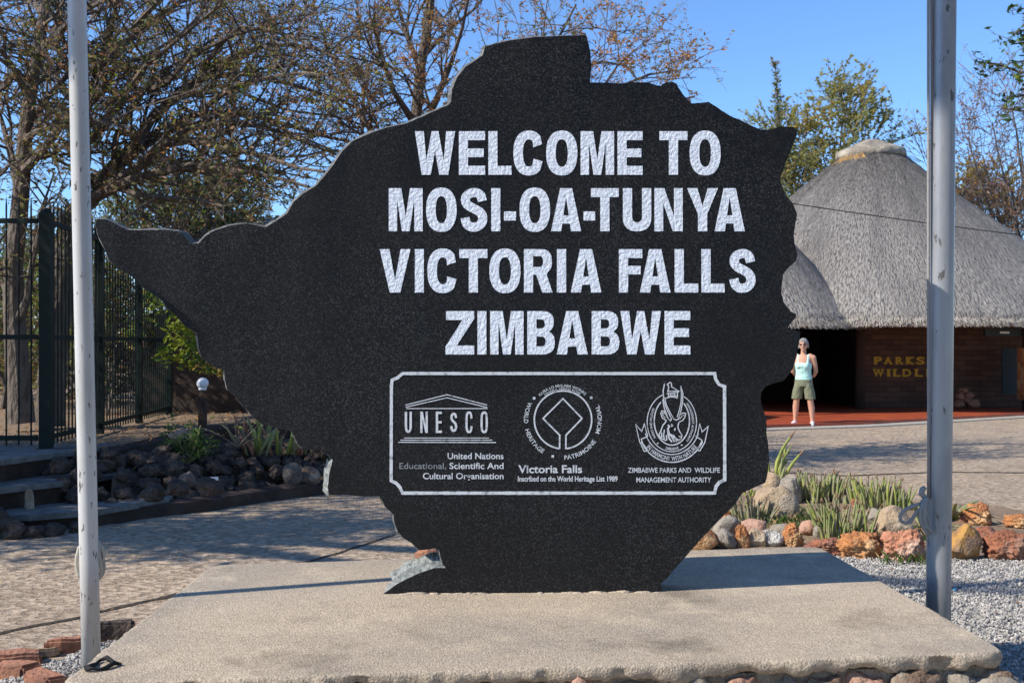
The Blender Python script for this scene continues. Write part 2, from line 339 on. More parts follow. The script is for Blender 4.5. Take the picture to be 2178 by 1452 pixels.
def pebbles(name, inside, bounds, n, smin, smax, m):
    xs = rng.uniform(bounds[0], bounds[1], n * 3); ys = rng.uniform(bounds[2], bounds[3], n * 3)
    ok = np.array([inside(x, y) for x, y in zip(xs, ys)]); xs = xs[ok][:n]; ys = ys[ok][:n]; n = len(xs)
    base = np.array([(1, 0, 0), (.35, .9, 0), (-.85, .5, 0), (-.7, -.7, 0), (.5, -.85, 0), (.15, .1, .85), (-.1, 0, -.8)])
    fc = np.array([(0, 1, 5), (1, 2, 5), (2, 3, 5), (3, 4, 5), (4, 0, 5), (1, 0, 6), (2, 1, 6), (3, 2, 6), (4, 3, 6), (0, 4, 6)])
    q = rng.normal(size=(n, 3, 3)); qs = np.linalg.qr(q)[0]
    v = base[None] * rng.uniform(.65, 1.25, (n, 7, 1)) * rng.uniform(smin, smax, (n, 1, 1)) * np.stack([rng.uniform(.8, 1.3, n), rng.uniform(.6, 1, n), rng.uniform(.5, .9, n)], 1)[:, None]
    v = np.einsum('nij,nkj->nki', qs, v) + np.stack([xs, ys, rng.uniform(.004, .018, n)], 1)[:, None]
    f = (fc[None] + (np.arange(n) * 7)[:, None, None]).reshape(-1, 3)
    me = bpy.data.meshes.new(name); me.from_pydata(v.reshape(-1, 3).tolist(), [], f.tolist())
    for x in m: me.materials.append(M[x])
    me.polygons.foreach_set('material_index', np.repeat(rng.choice(len(m), n, p=[.72, .2, .08][:len(m)] if len(m) == 3 else None), 10))
    me.update(); o = bpy.data.objects.new(name, me); COL.objects.link(o); return o
M['peb_dark'] = mat('dark_pebble', (0.28, 0.275, 0.27), .8); M['peb_pale'] = mat('pale_pebble', (0.52, 0.49, 0.44), .8)
def in_right(x, y): return x > 1.45 and 3.6 < y < 7.7 and x < 3.05 + (y - 4.45) * .57 + .05 * math.sin(y * 9)
tag(pebbles('gravel', in_right, (1.45, 4.9, 3.6, 7.7), 36000, .006, .0125, ['gravel', 'peb_dark', 'peb_pale']), 'grey crushed gravel spread around the right flagpole', 'gravel', kind='stuff')
def in_left(x, y): return -2.25 + .35 * (y - 4.7) < x < -1.22 and 4.6 < y < 5.5
tag(pebbles('gravel', in_left, (-2.3, -1.2, 4.6, 5.5), 6500, .006, .012, ['gravel', 'peb_dark', 'peb_pale']), 'grey gravel around the left flagpole inside brick edging', 'gravel', kind='stuff')

# ------------------------------------------------------------------ concrete plinth
SZ = 0.5
FL, FR, BR, BL = (-1.275, 3.17), (1.545, 3.50), (1.455, 5.36), (-1.305, 4.90)
plinth = empty('concrete_plinth', (0.1, 4.2, 0), 'low grey concrete plinth with rubble stone base carrying the black monument', 'plinth')
def plinth_slab():
    cr = []
    for a, b in ((FL, FR), (FR, BR), (BR, BL), (BL, FL)):
        n = int((Vector(b) - Vector(a)).length / .014)
        cr += [Vector((a[0] + (b[0] - a[0]) * i / n, a[1] + (b[1] - a[1]) * i / n, 0)) for i in range(n)]
    for _ in range(26): cr = [(cr[i - 1] + cr[i] * 2 + cr[(i + 1) % len(cr)]) / 4 for i in range(len(cr))]
    n = len(cr); cen = sum(cr, Vector()) / n; b = MB(); vs = []
    prof = [(-.016, 0.0), (-.008, -.001), (-.002, -.005), (.001, -.012), (0.002, -.022), (.001, -.034), (-.008, -.046), (-.04, -.052)]
    for k, (o, z) in enumerate(prof):
        for i, p in enumerate(cr):
            t = (cr[(i + 1) % n] - cr[i - 1]).normalized(); nn = Vector((t.y, -t.x, 0))
            j = noise.noise(p * 6) * .012 + noise.noise(p * 25) * .010 + noise.noise(p * 60 + Vector((0, 0, k * 2.7))) * .007 - .075 * max(0, noise.noise(p * 8 + Vector((4, 0, 0))) - .22) * (k > 2)
            jz = noise.noise(p * 5 + Vector((0, 0, 3))) * .020 + noise.noise(p * 19) * .014 + noise.noise(p * 50) * .008
            q = p + nn * (o + j * (0, .3, .5, .7, 1, 1, 1, 1)[k])
            vs.append((q.x, q.y, SZ + z + (jz if k > 4 else (jz * .25 if k > 2 else 0))))
    fs = [(k * n + i, (k + 1) * n + i, (k + 1) * n + (i + 1) % n, k * n + (i + 1) % n) for k in range(len(prof) - 1) for i in range(n)]
    fs += [tuple(range(n)), tuple((len(prof) - 1) * n + i for i in range(n - 1, -1, -1))]
    b.add(vs, fs); o = part(b, 'slab', 'concrete', plinth, True)
    for pg in o.data.polygons: pg.use_smooth = len(pg.vertices) == 4 and pg.normal.z < .97
    return o
plinth_slab()
b = MB(); b.prism([(FL[0] + .03, FL[1] + .025), (FR[0] - .06, FR[1] + .025), (BR[0] - .03, BR[1] - .03), (BL[0] + .03, BL[1] - .03)], -.02, SZ - .045)
core = part(b, 'base_core', 'mortar', plinth)
def stone(b, c, r, seed, sub=2, amp=.22, f=1.6, mi=0):
    bm = bmesh.new(); bmesh.ops.create_icosphere(bm, subdivisions=sub, radius=1)
    o = Vector((seed * 3.7, seed * 1.3, seed * 2.1))
    vs = []
    for v in bm.verts:
        k = 1 + amp * noise.noise(v.co * f + o) + amp * .4 * noise.noise(v.co * f * 3 + o)
        q = Vector((math.copysign(abs(v.co.x) ** .75, v.co.x), math.copysign(abs(v.co.y) ** .75, v.co.y), math.copysign(abs(v.co.z) ** .75, v.co.z)))
        vs.append((c[0] + q.x * k * r[0], c[1] + q.y * k * r[1], c[2] + q.z * k * r[2]))
    b.add(vs, [tuple(v.index for v in fc.verts) for fc in bm.faces], mi); bm.free()
b = MB(); sdn = 1
for row, z in enumerate((.08, .235, .385)):
    for (a, c) in ((FL, FR), (FR, BR), (BR, BL), (BL, FL)):
        a = Vector((*a, 0)); c = Vector((*c, 0)); L = (c - a).length; t = (c - a) / L; x = U(.02, .12)
        nn = Vector((t.y, -t.x, 0))
        while x < L - .05:
            w = U(.08, .17); p = a + t * (x + w / 2) - nn * U(.050, .064)
            sdn += 1; stone(b, (p.x, p.y, z + U(-.015, .02)), (w * .52 if abs(t.x) > .5 else .07, .07 if abs(t.x) > .5 else w * .52, U(.055, .076)), sdn, 3, .34, 1.9, random.choice((0, 0, 1, 2)))
            x += w + U(.005, .03)
part(b, 'rubble_facing', ['base_stone', 'r_grey', 'r_pink'], plinth, True)
b = MB(); stone(b, (1.50, 3.52, .33), (.085, .07, .105), 77, 3); part(b, 'corner_stone', 'r_grey', plinth, True)

# ------------------------------------------------------------------ the black stone monument
Y0, AL = 4.34, R(2.0)
sign = empty('stone_monument', (0, Y0, SZ), 'huge black granite slab cut in a country outline with silver welcome lettering', 'monument', rz=AL)
def SP(px, py, d=0.0):
    dx = (px - CX) / F; Y = Y0 / (1 - dx * math.tan(AL))
    return Vector((dx * Y / math.cos(AL), d, CH + (HZ - py) / F * Y - SZ))
OUT = [(1243.6,75),(1247,76),(1251,88),(1255.4,110),(1258,147),(1255,176),(1266,175.5),(1288,176),(1317,178),(1343,175.6),(1379.5,176),(1394,181),(1405,183),(1416,176),(1431,174.5),(1438,178),(1453,202),(1471,220),(1490,219),(1507,217),(1518,224),(1536,236),(1554,247),(1575.5,256),(1597,267),(1618.5,276),(1636,276),(1661.5,269),(1686.5,270),(1695.5,276.5),(1694,290),(1685,312),(1679,329.5),(1670,347),(1663,369),(1658.6,380),(1663,397.5),(1672,415.5),(1686.5,433),(1695.5,455),(1692,476),(1688,501),(1690,516),(1696,540.5),(1693,555),(1675.7,571),(1665.5,584),(1663.5,601),(1661.8,624),(1667,641.7),(1681.5,662),(1693,668),(1691.6,676),(1678.6,691),(1675.7,699),(1702.6,705),(1699,731),(1694.5,754.5),(1687,783),(1668.4,809),(1649.6,814),(1629,821),(1619,835.5),(1618,850),(1622,867),(1629,887.5),(1631,905),(1630,920),(1633,940),(1636.5,974),(1633,1005),(1628,1026),(1579,1047.6),(1563,1072),(1514,1121),(1477,1162),(1445,1198),(1420,1227),(1406,1241),(1410,1254),(1350,1258),(1281,1262),(1138,1265),(1031,1267),(977,1270),(887.5,1274),(808.6,1276),(807,1268),(844.5,1241),(887.5,1220),(923,1207),(948,1207),(943,1202),(936,1180),(932,1164),(912.5,1168),(891,1169.7),(876.7,1155),(857,1143),(846,1130),(839,1112),(837,1094.5),(819,1076.6),(808.7,1055),(775,1055.7),(734,1051.6),(699,1051.6),(697,1035),(701,1002.7),(707.5,978),(693,962),(669,956),(644,956),(631.5,942),(621,917.6),(593,910.6),(558,902),(534,882.7),(516,861.7),(495.5,837),(483,827),(478,806),(476,786.7),(453.6,779.7),(429,760.5),(422,739.6),(418.7,708),(391,691),(377,673),(356,656),(343.7,638),(324.5,624.5),(300,609),(279,586),(251,572),(230,551),(223,530),(209,502),(202,478),(206,466.7),(223,465.7),(244,474.4),(268.7,488.4),(296.6,490),(349,488.4),(384,492),(394,504),(408,518),(422,518),(436,502),(457,490),(488.5,479.7),(523.4,475),(565,483),(586,471),(610.6,453.5),(624.6,429),(645.5,411.7),(673.4,394),(691,373),(708,352),(726,324.5),(748,301),(788,283),(821,272),(865,262.6),(902,246),(935,231),(953,224),(959,217),(961.5,191),(972,165),(990,143),(1016,125),(1027,117.5),(1032,99),(1053,93.7),(1086,86),(1141,79),(1214,76)]
def monument_stone():
    q = resample([(x, y, 0) for x, y in OUT], 5.0, True); n = len(q)
    loops = []
    for k, (d, o, jt) in enumerate(((0.0, 0, .7), (.02, .55, 1.6), (.075, 1.0, 2.2), (.13, .8, 1.5), (.145, -.5, 1))):
        lp = []
        for i, p in enumerate(q):
            t = (q[(i + 1) % n] - q[i - 1]).normalized(); nn = Vector((t.y, -t.x, 0))      # outward (y down, clockwise)
            lean = max(0.0, nn.dot(Vector((-.85, -.52, 0))))
            amt = 2.0 + 9.5 * lean
            if 800 < p.x < 950 and p.y > 1200: amt = 2 + 24 * max(0, nn.dot(Vector((-.4, -.9, 0))))
            if p.x > 1250: amt = -1.5
            if p.y > 1245: amt = 0.0
            if 690 < p.x < 712 and 975 < p.y < 1052: amt += 6
            j = jt * (noise.noise(p * .05 + Vector((0, 0, k * 4))) + .7 * noise.noise(p * .16 + Vector((3, k, 0))))
            s = p + nn * (o * amt * (1 + .35 * noise.noise(p * .03)) + j)
            lp.append(SP(s.x, s.y, d))
        loops.append(lp)
    b = MB(); b.add([v for lp in loops for v in lp], [])
    for k in range(4):
        for i in range(n):
            b.f.append((k * n + i, k * n + (i + 1) % n, (k + 1) * n + (i + 1) % n, (k + 1) * n + i)); b.mi.append(2 if 800 < q[i].x < 955 and q[i].y > 1200 or 690 < q[i].x < 715 and q[i].y > 960 else 1)
    b.f.append(tuple(range(n - 1, -1, -1))); b.mi.append(0)
    b.f.append(tuple(4 * n + i for i in range(n))); b.mi.append(0)
    o = b.build('stone', ['granite', 'broken', 'sunlit_broken'], sign)
    bm = bmesh.new(); bm.from_mesh(o.data); bmesh.ops.recalc_face_normals(bm, faces=bm.faces); bm.to_mesh(o.data); bm.free()
    return o
monument_stone()

b = MB(); rm = random.Random(4)
for i in range(60):
    x = rm.choice((rm.uniform(-.42, -.1), rm.uniform(-.42, .60))); r = rm.uniform(.004, .012); stone(b, (x, rm.uniform(-.012, .0), rm.uniform(-.005, .001)), (r * rm.uniform(1.5, 5), r, r * .6), 500 + i, 1, .5)
b.build('mortar_bed', 'concrete', sign, True)
DEP = bpy.context.evaluated_depsgraph_get
def flat_mesh(contours, d, thick):
    """px contours (even-odd) to a raised relief on the stone face: list of verts, faces in sign space"""
    cu = bpy.data.curves.new('c', 'CURVE'); cu.dimensions = '2D'; cu.fill_mode = 'BOTH'; cu.extrude = thick / 2
    for c in contours:
        sp = cu.splines.new('POLY'); sp.points.add(len(c) - 1); sp.use_cyclic_u = True
        for i, (x, y) in enumerate(c):
            p = SP(x, y); sp.points[i].co = (p.x, p.z, 0, 1)
    o = bpy.data.objects.new('c', cu); COL.objects.link(o)
    bpy.context.view_layer.update()
    me = bpy.data.meshes.new_from_object(o.evaluated_get(DEP()))
    vs = [(v.co.x, d - v.co.z, v.co.y) for v in me.vertices]; fs = [tuple(p.vertices) for p in me.polygons]
    bpy.data.objects.remove(o); bpy.data.curves.remove(cu); bpy.data.meshes.remove(me)
    return vs, fs
def wob(c, step=3.0, a=.45):                                # hand-painted edges
    q = resample([(x, y, 0) for x, y in c], step, True)
    return [(p.x + a * noise.noise(p * .21), p.y + a * noise.noise(p * .21 + Vector((7, 7, 0)))) for p in q]

def sup(cx, cy, rx, ry, a0, a1, n=30, e=2.35):
    o = []
    for i in range(n + 1):
        a = R(a0 + (a1 - a0) * i / n); c, s = math.cos(a), math.sin(a)
        o.append((cx + rx * math.copysign(abs(c) ** (2 / e), c), cy + ry * math.copysign(abs(s) ** (2 / e), s)))
    return o
def glyph(ch, w, h, s):                                     # contours, y up
    b = s * .98
    if ch == 'I': return [[(0,0),(w,0),(w,h),(0,h)]]
    if ch == '-': return [[(0,h*.25),(w,h*.25),(w,h*.46),(0,h*.46)]]
    if ch == 'L': return [[(0,0),(w,0),(w,b),(s,b),(s,h),(0,h)]]
    if ch == 'E': return [[(0,0),(w,0),(w,b),(s,b),(s,h/2-b*.47),(w*.95,h/2-b*.47),(w*.95,h/2+b*.5),(s,h/2+b*.5),(s,h-b),(w,h-b),(w,h),(0,h)]]
    if ch == 'F': return [[(0,0),(s,0),(s,h*.42),(w*.93,h*.42),(w*.93,h*.42+b*.95),(s,h*.42+b*.95),(s,h-b),(w,h-b),(w,h),(0,h)]]
    if ch == 'T': return [[(w/2-s/2,0),(w/2+s/2,0),(w/2+s/2,h-b),(w,h-b),(w,h),(0,h),(0,h-b),(w/2-s/2,h-b)]]
    if ch == 'Z': return [[(0,0),(w,0),(w,b),(s*1.25,b),(w,h-b*.85),(w,h),(s*.06,h),(s*.06,h-b),(w-s*1.3,h-b),(0,b*.85)]]
    if ch == 'M': return [[(0,0),(s*.92,0),(s*.92,h*.74),(w/2-s*.42,0),(w/2+s*.42,0),(w-s*.92,h*.74),(w-s*.92,0),(w,0),(w,h),(w-1.38*s,h),(w/2,h*.34),(1.38*s,h),(0,h)]]
    if ch == 'W': return [[(0,h),(s*.98,h),(w*.285,h*.33),(w*.415,h),(w*.585,h),(w*.715,h*.33),(w-s*.98,h),(w,h),(w*.83,0),(w*.605,0),(w*.5,h*.55),(w*.395,0),(w*.17,0)]]
    if ch == 'V': return [[(0,h),(s*1.08,h),(w/2,h*.28),(w-s*1.08,h),(w,h),(w/2+s*.58,0),(w/2-s*.58,0)]]
    if ch == 'N': return [[(0,0),(s*.95,0),(s*.95,h*.66),(w-s*1.08,0),(w,0),(w,h),(w-s*.95,h),(w-s*.95,h*.34),(s*1.08,h),(0,h)]]
    if ch == 'Y': return [[(0,h),(s*1.12,h),(w/2,h*.58),(w-s*1.12,h),(w,h),(w/2+s/2,h*.40),(w/2+s/2,0),(w/2-s/2,0),(w/2-s/2,h*.40)]]
    if ch == 'U':
        r = w / 2; return [[(0,h),(s,h),(s,h*.33)] + sup(w/2,h*.33,r-s,h*.33-b,180,360,16,2.2) + [(w-s,h),(w,h),(w,h*.33)] + sup(w/2,h*.33,r,h*.33,360,180,20,2.4)]
    if ch == 'O': return [sup(w/2,h/2,w/2,h*.515,0,355,48), sup(w/2,h/2,w/2-s*1.05,h*.5-b*.9,0,355,40)]
    if ch == 'C':
        o = sup(w*.52,h/2,w*.52,h*.515,36,322,40); i = sup(w*.52,h/2,w*.52-s*1.05,h*.5-b*.92,318,42,32)
        o[0] = (w*.965, h*.70); o[-1] = (w*.985, h*.31); i[0] = (w*.985-s*1.02, h*.37); i[-1] = (w*.965-s*.98, h*.63)
        return [o + i]
    if ch == 'A':
        k = h * .86
        xl = lambda y: 1.12*s + (w/2 - 1.12*s) * y / k
        return [[(0,0),(1.12*s,0),(xl(h*.18),h*.18),(w-xl(h*.18),h*.18),(w-1.12*s,0),(w,0),(w/2+s*.66,h),(w/2-s*.66,h)], [(xl(h*.37),h*.37),(w-xl(h*.37),h*.37),(w/2,h*.80)]]
    if ch == 'R':
        t = h*.44
        return [[(0,0),(s,0),(s,t*.93),(s*1.35,t*.93),(w-s*1.12,0),(w,0),(w*.80,t*.93)] + sup(w*.58,h*.715,w*.40,h*.285,-55,90,18,2.5) + [(0,h)],
                [(s,h*.59)] + sup(w*.55,h*.715,w*.43-s*.95,h*.125,-90,90,12,2.4) + [(s,h*.84)]]
    if ch == 'B':
        return [[(0,0)] + sup(w*.52,h*.275,w*.48,h*.275,-90,62,18,2.5) + sup(w*.50,h*.75,w*.46,h*.25,-52,90,18,2.5) + [(0,h)],
                [(s,h*.185)] + sup(w*.52,h*.30,w*.46-s*.95,h*.115,-90,90,12,2.4) + [(s,h*.415)],
                [(s,h*.60)] + sup(w*.50,h*.705,w*.45-s*.95,h*.105,-90,90,12,2.4) + [(s,h*.81)]]
    if ch == 'S':
        cl = [(.80,.70),(.74,.83),(.60,.893),(.46,.895),(.30,.855),(.205,.765),(.22,.665),(.33,.585),(.52,.52),(.69,.455),(.80,.36),(.80,.235),(.69,.135),(.52,.098),(.35,.115),(.235,.19),(.185,.315)]
        P2 = [Vector((x*w, y*h, 0)) for x, y in cl]
        fine = []
        for i in range(len(P2) - 1):
            p0, p1, p2, p3 = P2[max(i-1,0)], P2[i], P2[i+1], P2[min(i+2,len(P2)-1)]
            for k in range(4):
                t = k / 4; fine.append(.5*((2*p1)+(p2-p0)*t+(2*p0-5*p1+4*p2-p3)*t*t+(3*p1-p0-3*p2+p3)*t**3))
        fine.append(P2[-1]); a, c = [], []
        for i, p in enumerate(fine):
            t = (fine[min(i+1,len(fine)-1)] - fine[max(i-1,0)]).normalized(); nn = Vector((-t.y, t.x, 0)) * s * .5
            a.append((p.x+nn.x, p.y+nn.y)); c.append((p.x-nn.x, p.y-nn.y))
        return [a + c[::-1]]
LINES = [('WELCOME TO', 279.5, 372, [('W',882.5,968),('E',976,1031.7),('L',1038.7,1088),('C',1092,1155),('O',1161.7,1228),('M',1235,1306),('E',1313.4,1366.7),('T',1402.7,1462),('O',1467,1532.5)]),
 ('MOSI-OA-TUNYA', 400.5, 492, [('M',827,899),('O',906.4,971),('S',978,1038),('I',1045,1064),('-',1072,1097.4),('O',1105,1170),('A',1172,1236),('-',1241,1265.7),('T',1257,1316),('U',1325,1385),('N',1392,1452),('Y',1461.6,1527),('A',1520,1584)]),
 ('VICTORIA FALLS', 530, 622, [('V',807.5,873),('I',882.5,901.5),('C',909,972),('T',977,1036.5),('O',1041,1107),('R',1114.5,1175),('I',1184.5,1204),('A',1214,1279),('F',1316.5,1366),('A',1361,1426),('L',1435,1485),('L',1492,1541),('S',1550,1608)]),
 ('ZIMBABWE', 661.5, 753.5, [('Z',947.5,1008.5),('I',1015.5,1034.5),('M',1042.5,1113.5),('B',1121.5,1180),('A',1184,1250),('B',1258.5,1317),('W',1319.5,1406),('E',1413.5,1468)])]
for txt, y0, y1, gl in LINES:
    b = MB()
    for ch, x0, x1 in gl:
        ct = glyph(ch, x1 - x0, y1 - y0, 19.3 if ch not in 'I' else x1 - x0)
        dy = 0
        vs, fs = flat_mesh([wob([(x0 + x, y1 - y + dy) for x, y in c]) for c in ct], -.0006, .002)
        b.add(vs, fs)
    b.build('lettering', 'letter', sign)

def stroke(b, pts, w, d=-.0015, closed=False, tape=None):
    q = [Vector((x, y, 0)) for x, y in pts]; n = len(q); vs = []
    for i, p in enumerate(q):
        a = q[i - 1] if (closed or i) else p; c = q[(i + 1) % n] if (closed or i < n - 1) else p
        t1 = (p - a); t2 = (c - p)
        t1 = t1.normalized() if t1.length > 1e-6 else t2.normalized(); t2 = t2.normalized() if t2.length > 1e-6 else t1
        t = t1 + t2; t = t.normalized() if t.length > 1e-4 else t1
        nn = Vector((-t.y, t.x, 0)); k = 1 / max(.45, nn.dot(Vector((-t1.y, t1.x, 0))))
        ww = (w if tape is None else w * (tape[0] + (tape[1] - tape[0]) * i / (n - 1))) * .5 * k
        ww *= 1 + .18 * noise.noise(p * .3)
        for sgn in (-1, 1):
            s = p + nn * ww * sgn; vs.append(SP(s.x, s.y, d)); 
        for sgn in (-1, 1):
            s = p + nn * ww * sgn; vs.append(SP(s.x, s.y, .002))
    fs = []
    for i in range(n if closed else n - 1):
        a = 4 * i; c = 4 * ((i + 1) % n)
        fs += [(a, a + 1, c + 1, c), (a, c, c + 2, a + 2), (a + 1, a + 3, c + 3, c + 1)]
    b.add(vs, fs)
def arc(cx, cy, rx, ry, a0, a1, n=40):                      # degrees, clockwise on screen from +x
    return [(cx + rx * math.cos(R(a0 + (a1 - a0) * i / n)), cy + ry * math.sin(R(a0 + (a1 - a0) * i / n))) for i in range(n + 1)]

# frame with scooped corners
c = [(856,794),(1520,794)] + [(1522,806),(1529,817),(1541,822)] + [(1541.5,1020)] + [(1530,1025),(1523,1034),(1520,1048)] + [(856,1048)] + [(851,1036),(843,1027),(832,1022)] + [(832.5,822),(834,808),(846,803)]
c = [(p.x, p.y) for p in resample([(x, y, 0) for x, y in c], 6, True)]
b = MB(); stroke(b, c, 6.6, -.002, True); b.build('border', 'thin_letter', sign)

def text_pts(s, bold=0.0):
    cu = bpy.data.curves.new('t', 'FONT'); cu.body = s; cu.size = 1; cu.offset = bold; cu.resolution_u = 4; cu.extrude = 0
    o = bpy.data.objects.new('t', cu); COL.objects.link(o); bpy.context.view_layer.update()
    me = bpy.data.meshes.new_from_object(o.evaluated_get(DEP()))
    v = [(p.co.x, p.co.y) for p in me.vertices]; f = [tuple(p.vertices) for p in me.polygons]
    bpy.data.objects.remove(o); bpy.data.curves.remove(cu); bpy.data.meshes.remove(me)
    return v, f
def text_line(b, s, x0, x1, ybase, cap, bold=.012, d=-.0015, mi=0):
    v, f = text_pts(s, bold); xs = [p[0] for p in v]; k = (x1 - x0) / (max(xs) - min(xs)); m0 = min(xs)
    b.add([SP(x0 + (x - m0) * k, ybase - y * cap / .73, d) for x, y in v], f, mi)
def text_arc(b, s, cx, cy, r, a0, a1, cap, bold=.0, inward=False, ry=None, d=-.0015):
    """angles in degrees clockwise on screen; text reads from a0 to a1"""
    v, f = text_pts(s, bold); xs = [p[0] for p in v]; m0, m1 = min(xs), max(xs); out = []; ry = ry or r
    for x, y in v:
        a = R(a0 + (a1 - a0) * (x - m0) / (m1 - m0)); h = y * cap / .73 * (-1 if a1 < a0 else 1)
        out.append(SP(cx + (r + h) * math.cos(a), cy + (ry + h) * math.sin(a), d))
    b.add(out, f)

# temple emblem and its caption
b = MB()
stroke(b, [(862.5,861),(951,839),(1036,861)], 1.9); stroke(b, [(863,865.5),(951,845.5),(1036,866)], 1.9); stroke(b, [(864,868.5),(1037,868.5)], 1.9)
stroke(b, [(860,931),(1040,931)], 1.6); stroke(b, [(852,935.5),(1047,935.5)], 1.9); stroke(b, [(847,940),(1055,940.5)], 1.9)
for ch, x0, x1 in (('U',861,876),('N',894,910),('E',927,940),('S',957,973),('C',990,1005),('O',1022,1038)):
    if ch == 'O': ct = [sup(7.8,22.5,7.8,23,0,350,30,3), sup(7.8,22.5,3.3,18,0,350,24,3)]
    elif ch == 'C': ct = [[(15.2,31)] + sup(7.6,22.5,7.6,23,35,325,30,3) + [(15.2,13.5),(10.7,14.5)] + sup(7.6,22.5,3.1,18.4,310,50,24,3) + [(10.7,30)]]
    else: ct = glyph(ch, x1 - x0, 45, 4.9)
    vs, fs = flat_mesh([wob([(x0 + x, 920 - y) for x, y in q], 2.5, .35) for q in ct], -.0018, .002); b.add(vs, fs)
b.build('temple_emblem', 'thin_letter', sign)
b = MB()
text_line(b, 'United Nations', 952, 1071, 975.5, 13.5, .014)
text_line(b, 'Educational,', 849.5, 949, 996.5, 13.5, .010, mi=1)
text_line(b, 'Scientific And', 956, 1071, 996.5, 13.5, .014)
text_line(b, 'Cultural Organisation', 899.5, 1071, 1018, 13.5, .014)
b.build('caption', ['thin_letter', 'faded'], sign)
# square-in-circle emblem
b = MB(); ex, ey = 1197.5, 892.5
pts = arc(ex, ey, 61, 61.5, 97, 443, 70)
stroke(b, pts, 3.2)
stroke(b, [(1190.2,954),(1190.5,925),(1155,889.5),(1197.5,847.5),(1238,889.5),(1203.8,925),(1203.5,954.5)], 3.0)
for x, y in ((1136,846.5),(1257.5,845.5),(1175.5,970)): stroke(b, [(x-2.7,y),(x-1.6,y),(x+1.6,y),(x+2.7,y)], 5.2)
text_arc(b, 'WORLD', ex, ey, 83, 208, 175, 9.5, .010, True)
b2 = b
text_arc(b2, 'HERITAGE', ex, ey, 83.5, 165.5, 121.5, 9.5, .010, True)
text_arc(b2, 'PATRIMOINE', ex, ey, 84.5, 88, 33, 9.5, .010, True)
text_arc(b2, 'MONDIAL', ex, ey, 82.5, 21.5, -23, 9.5, .010, True)
text_arc(b2, 'ILUBA LO MHLABA WONKE', ex, ey, 70, 226, 312, 6, .008)
text_arc(b2, 'NHAKA YEPASI ROSE', ex, ey, 63.5, 234, 304, 5, .008)
b.build('heritage_emblem', 'thin_letter', sign)
b = MB(); text_line(b, 'Victoria Falls', 1102.5, 1238, 1005, 17, .02); text_line(b, 'Inscribed on the World Heritage List 1989', 1101.5, 1313.5, 1023, 11.5, .022)
b.build('caption', 'thin_letter', sign)
# antelope emblem
b = MB(); ex, ey = 1429, 894
def Z2(pts): return [(1320 + x * .1791, 790 + y * .1791) for x, y in pts]
stroke(b, arc(1429, 897.5, 52.5, 62.5, -61, 248, 70), 1.7)
stroke(b, Z2([(p[0], p[1]) for p in []]) or arc(1429, 895, 37.5, 51, -48, 232, 60), 2.4)
stroke(b, arc(1429, 895, 37.5, 51, 246, 289, 12), 1.7)
stroke(b, arc(1429, 898, 60, 68, 20, 160, 40), 1.9)
stroke(b, arc(1429, 900, 74, 82.5, 28, 152, 46), 2.4)
stroke(b, Z2([(320,770),(245,800),(262,850),(325,940),(280,945),(225,830),(178,625),(250,710),(282,620),(322,770)]), 1.9)
stroke(b, Z2([(890,765),(968,815),(915,935),(940,940),(1000,840),(1040,650),(968,715),(940,620),(912,760),(890,770)]), 1.9)
stroke(b, Z2([(522,140),(505,230),(512,340),(545,440),(590,530),(605,560),(590,585),(560,545),(520,440),(500,330)]), 2.0)
stroke(b, Z2([(522,300),(545,400),(590,490),(625,550)]), 1.6)
stroke(b, Z2([(712,170),(740,260),(735,360),(715,470),(690,555)]), 2.0); stroke(b, Z2([(712,170),(722,260),(718,360),(700,450),(672,540)]), 1.6)
stroke(b, Z2([(545,580),(495,550),(478,500),(490,465),(520,470),(550,530),(570,570)]), 2.0); stroke(b, Z2([(530,550),(500,515),(500,485),(525,500)]), 1.4)
stroke(b, Z2([(690,570),(700,520),(740,490),(772,495),(765,540),(735,580),(690,600)]), 2.0); stroke(b, Z2([(705,560),(730,525),(755,515)]), 1.4)
stroke(b, Z2([(545,585),(500,640),(480,700),(455,750),(480,790),(540,820)]), 2.2)
stroke(b, Z2([(690,605),(680,660),(700,710),(728,750),(720,795),(690,810)]), 2.2)
stroke(b, Z2([(690,770),(725,768)]), 1.8); stroke(b, Z2([(600,620),(615,640),(600,650)]), 2.4); stroke(b, Z2([(650,670),(640,700)]), 2.4)
stroke(b, Z2([(625,560),(660,575),(690,560)]), 2.2); stroke(b, Z2([(560,630),(580,650),(560,680),(580,740),(620,790),(640,835)]), 3.4)
stroke(b, Z2([(560,700),(575,790),(610,835)]), 3.2); stroke(b, Z2([(520,690),(510,760),(520,800)]), 2.4); stroke(b, Z2([(485,720),(490,780)]), 2.6); stroke(b, Z2([(545,750),(548,815)]), 2.4)
stroke(b, Z2([(620,750),(660,800),(700,815)]), 3.2); stroke(b, Z2([(600,740),(640,800),(670,830)]), 2.4)
stroke(b, Z2([(555,150),(590,125),(605,145),(605,180),(700,235),(655,228),(560,235),(572,190),(565,160),(548,155)]), 1.9)
stroke(b, Z2([(570,250),(570,295),(675,295),(675,250)]), 2.4); stroke(b, Z2([(545,262),(690,240)]), 1.8); stroke(b, Z2([(595,262),(595,285),(645,285),(645,262),(595,262)]), 1.6)
text_arc(b, 'PARKS AND WILDLIFE', 1429, 897, 42.5, 143, 211, 5, .012, ry=54)
text_arc(b, 'MANAGEMENT AUTHORITY', 1429, 897, 42.5, -45, 47, 5, .012, ry=54)
text_arc(b, 'ZIMBABWE', 1429, 897, 47.5, 108, 72, 6, .012, ry=60)
text_arc(b, 'IN HARMONY WITH NATURE', 1429, 899, 71, 140, 40, 9.5, .012, ry=80)
for x, y in ((1399,942.5),(1450,946)): stroke(b, [(x-2,y+.5),(x+2,y-.5)], 2.4)
b.build('antelope_emblem', 'thin_letter', sign)
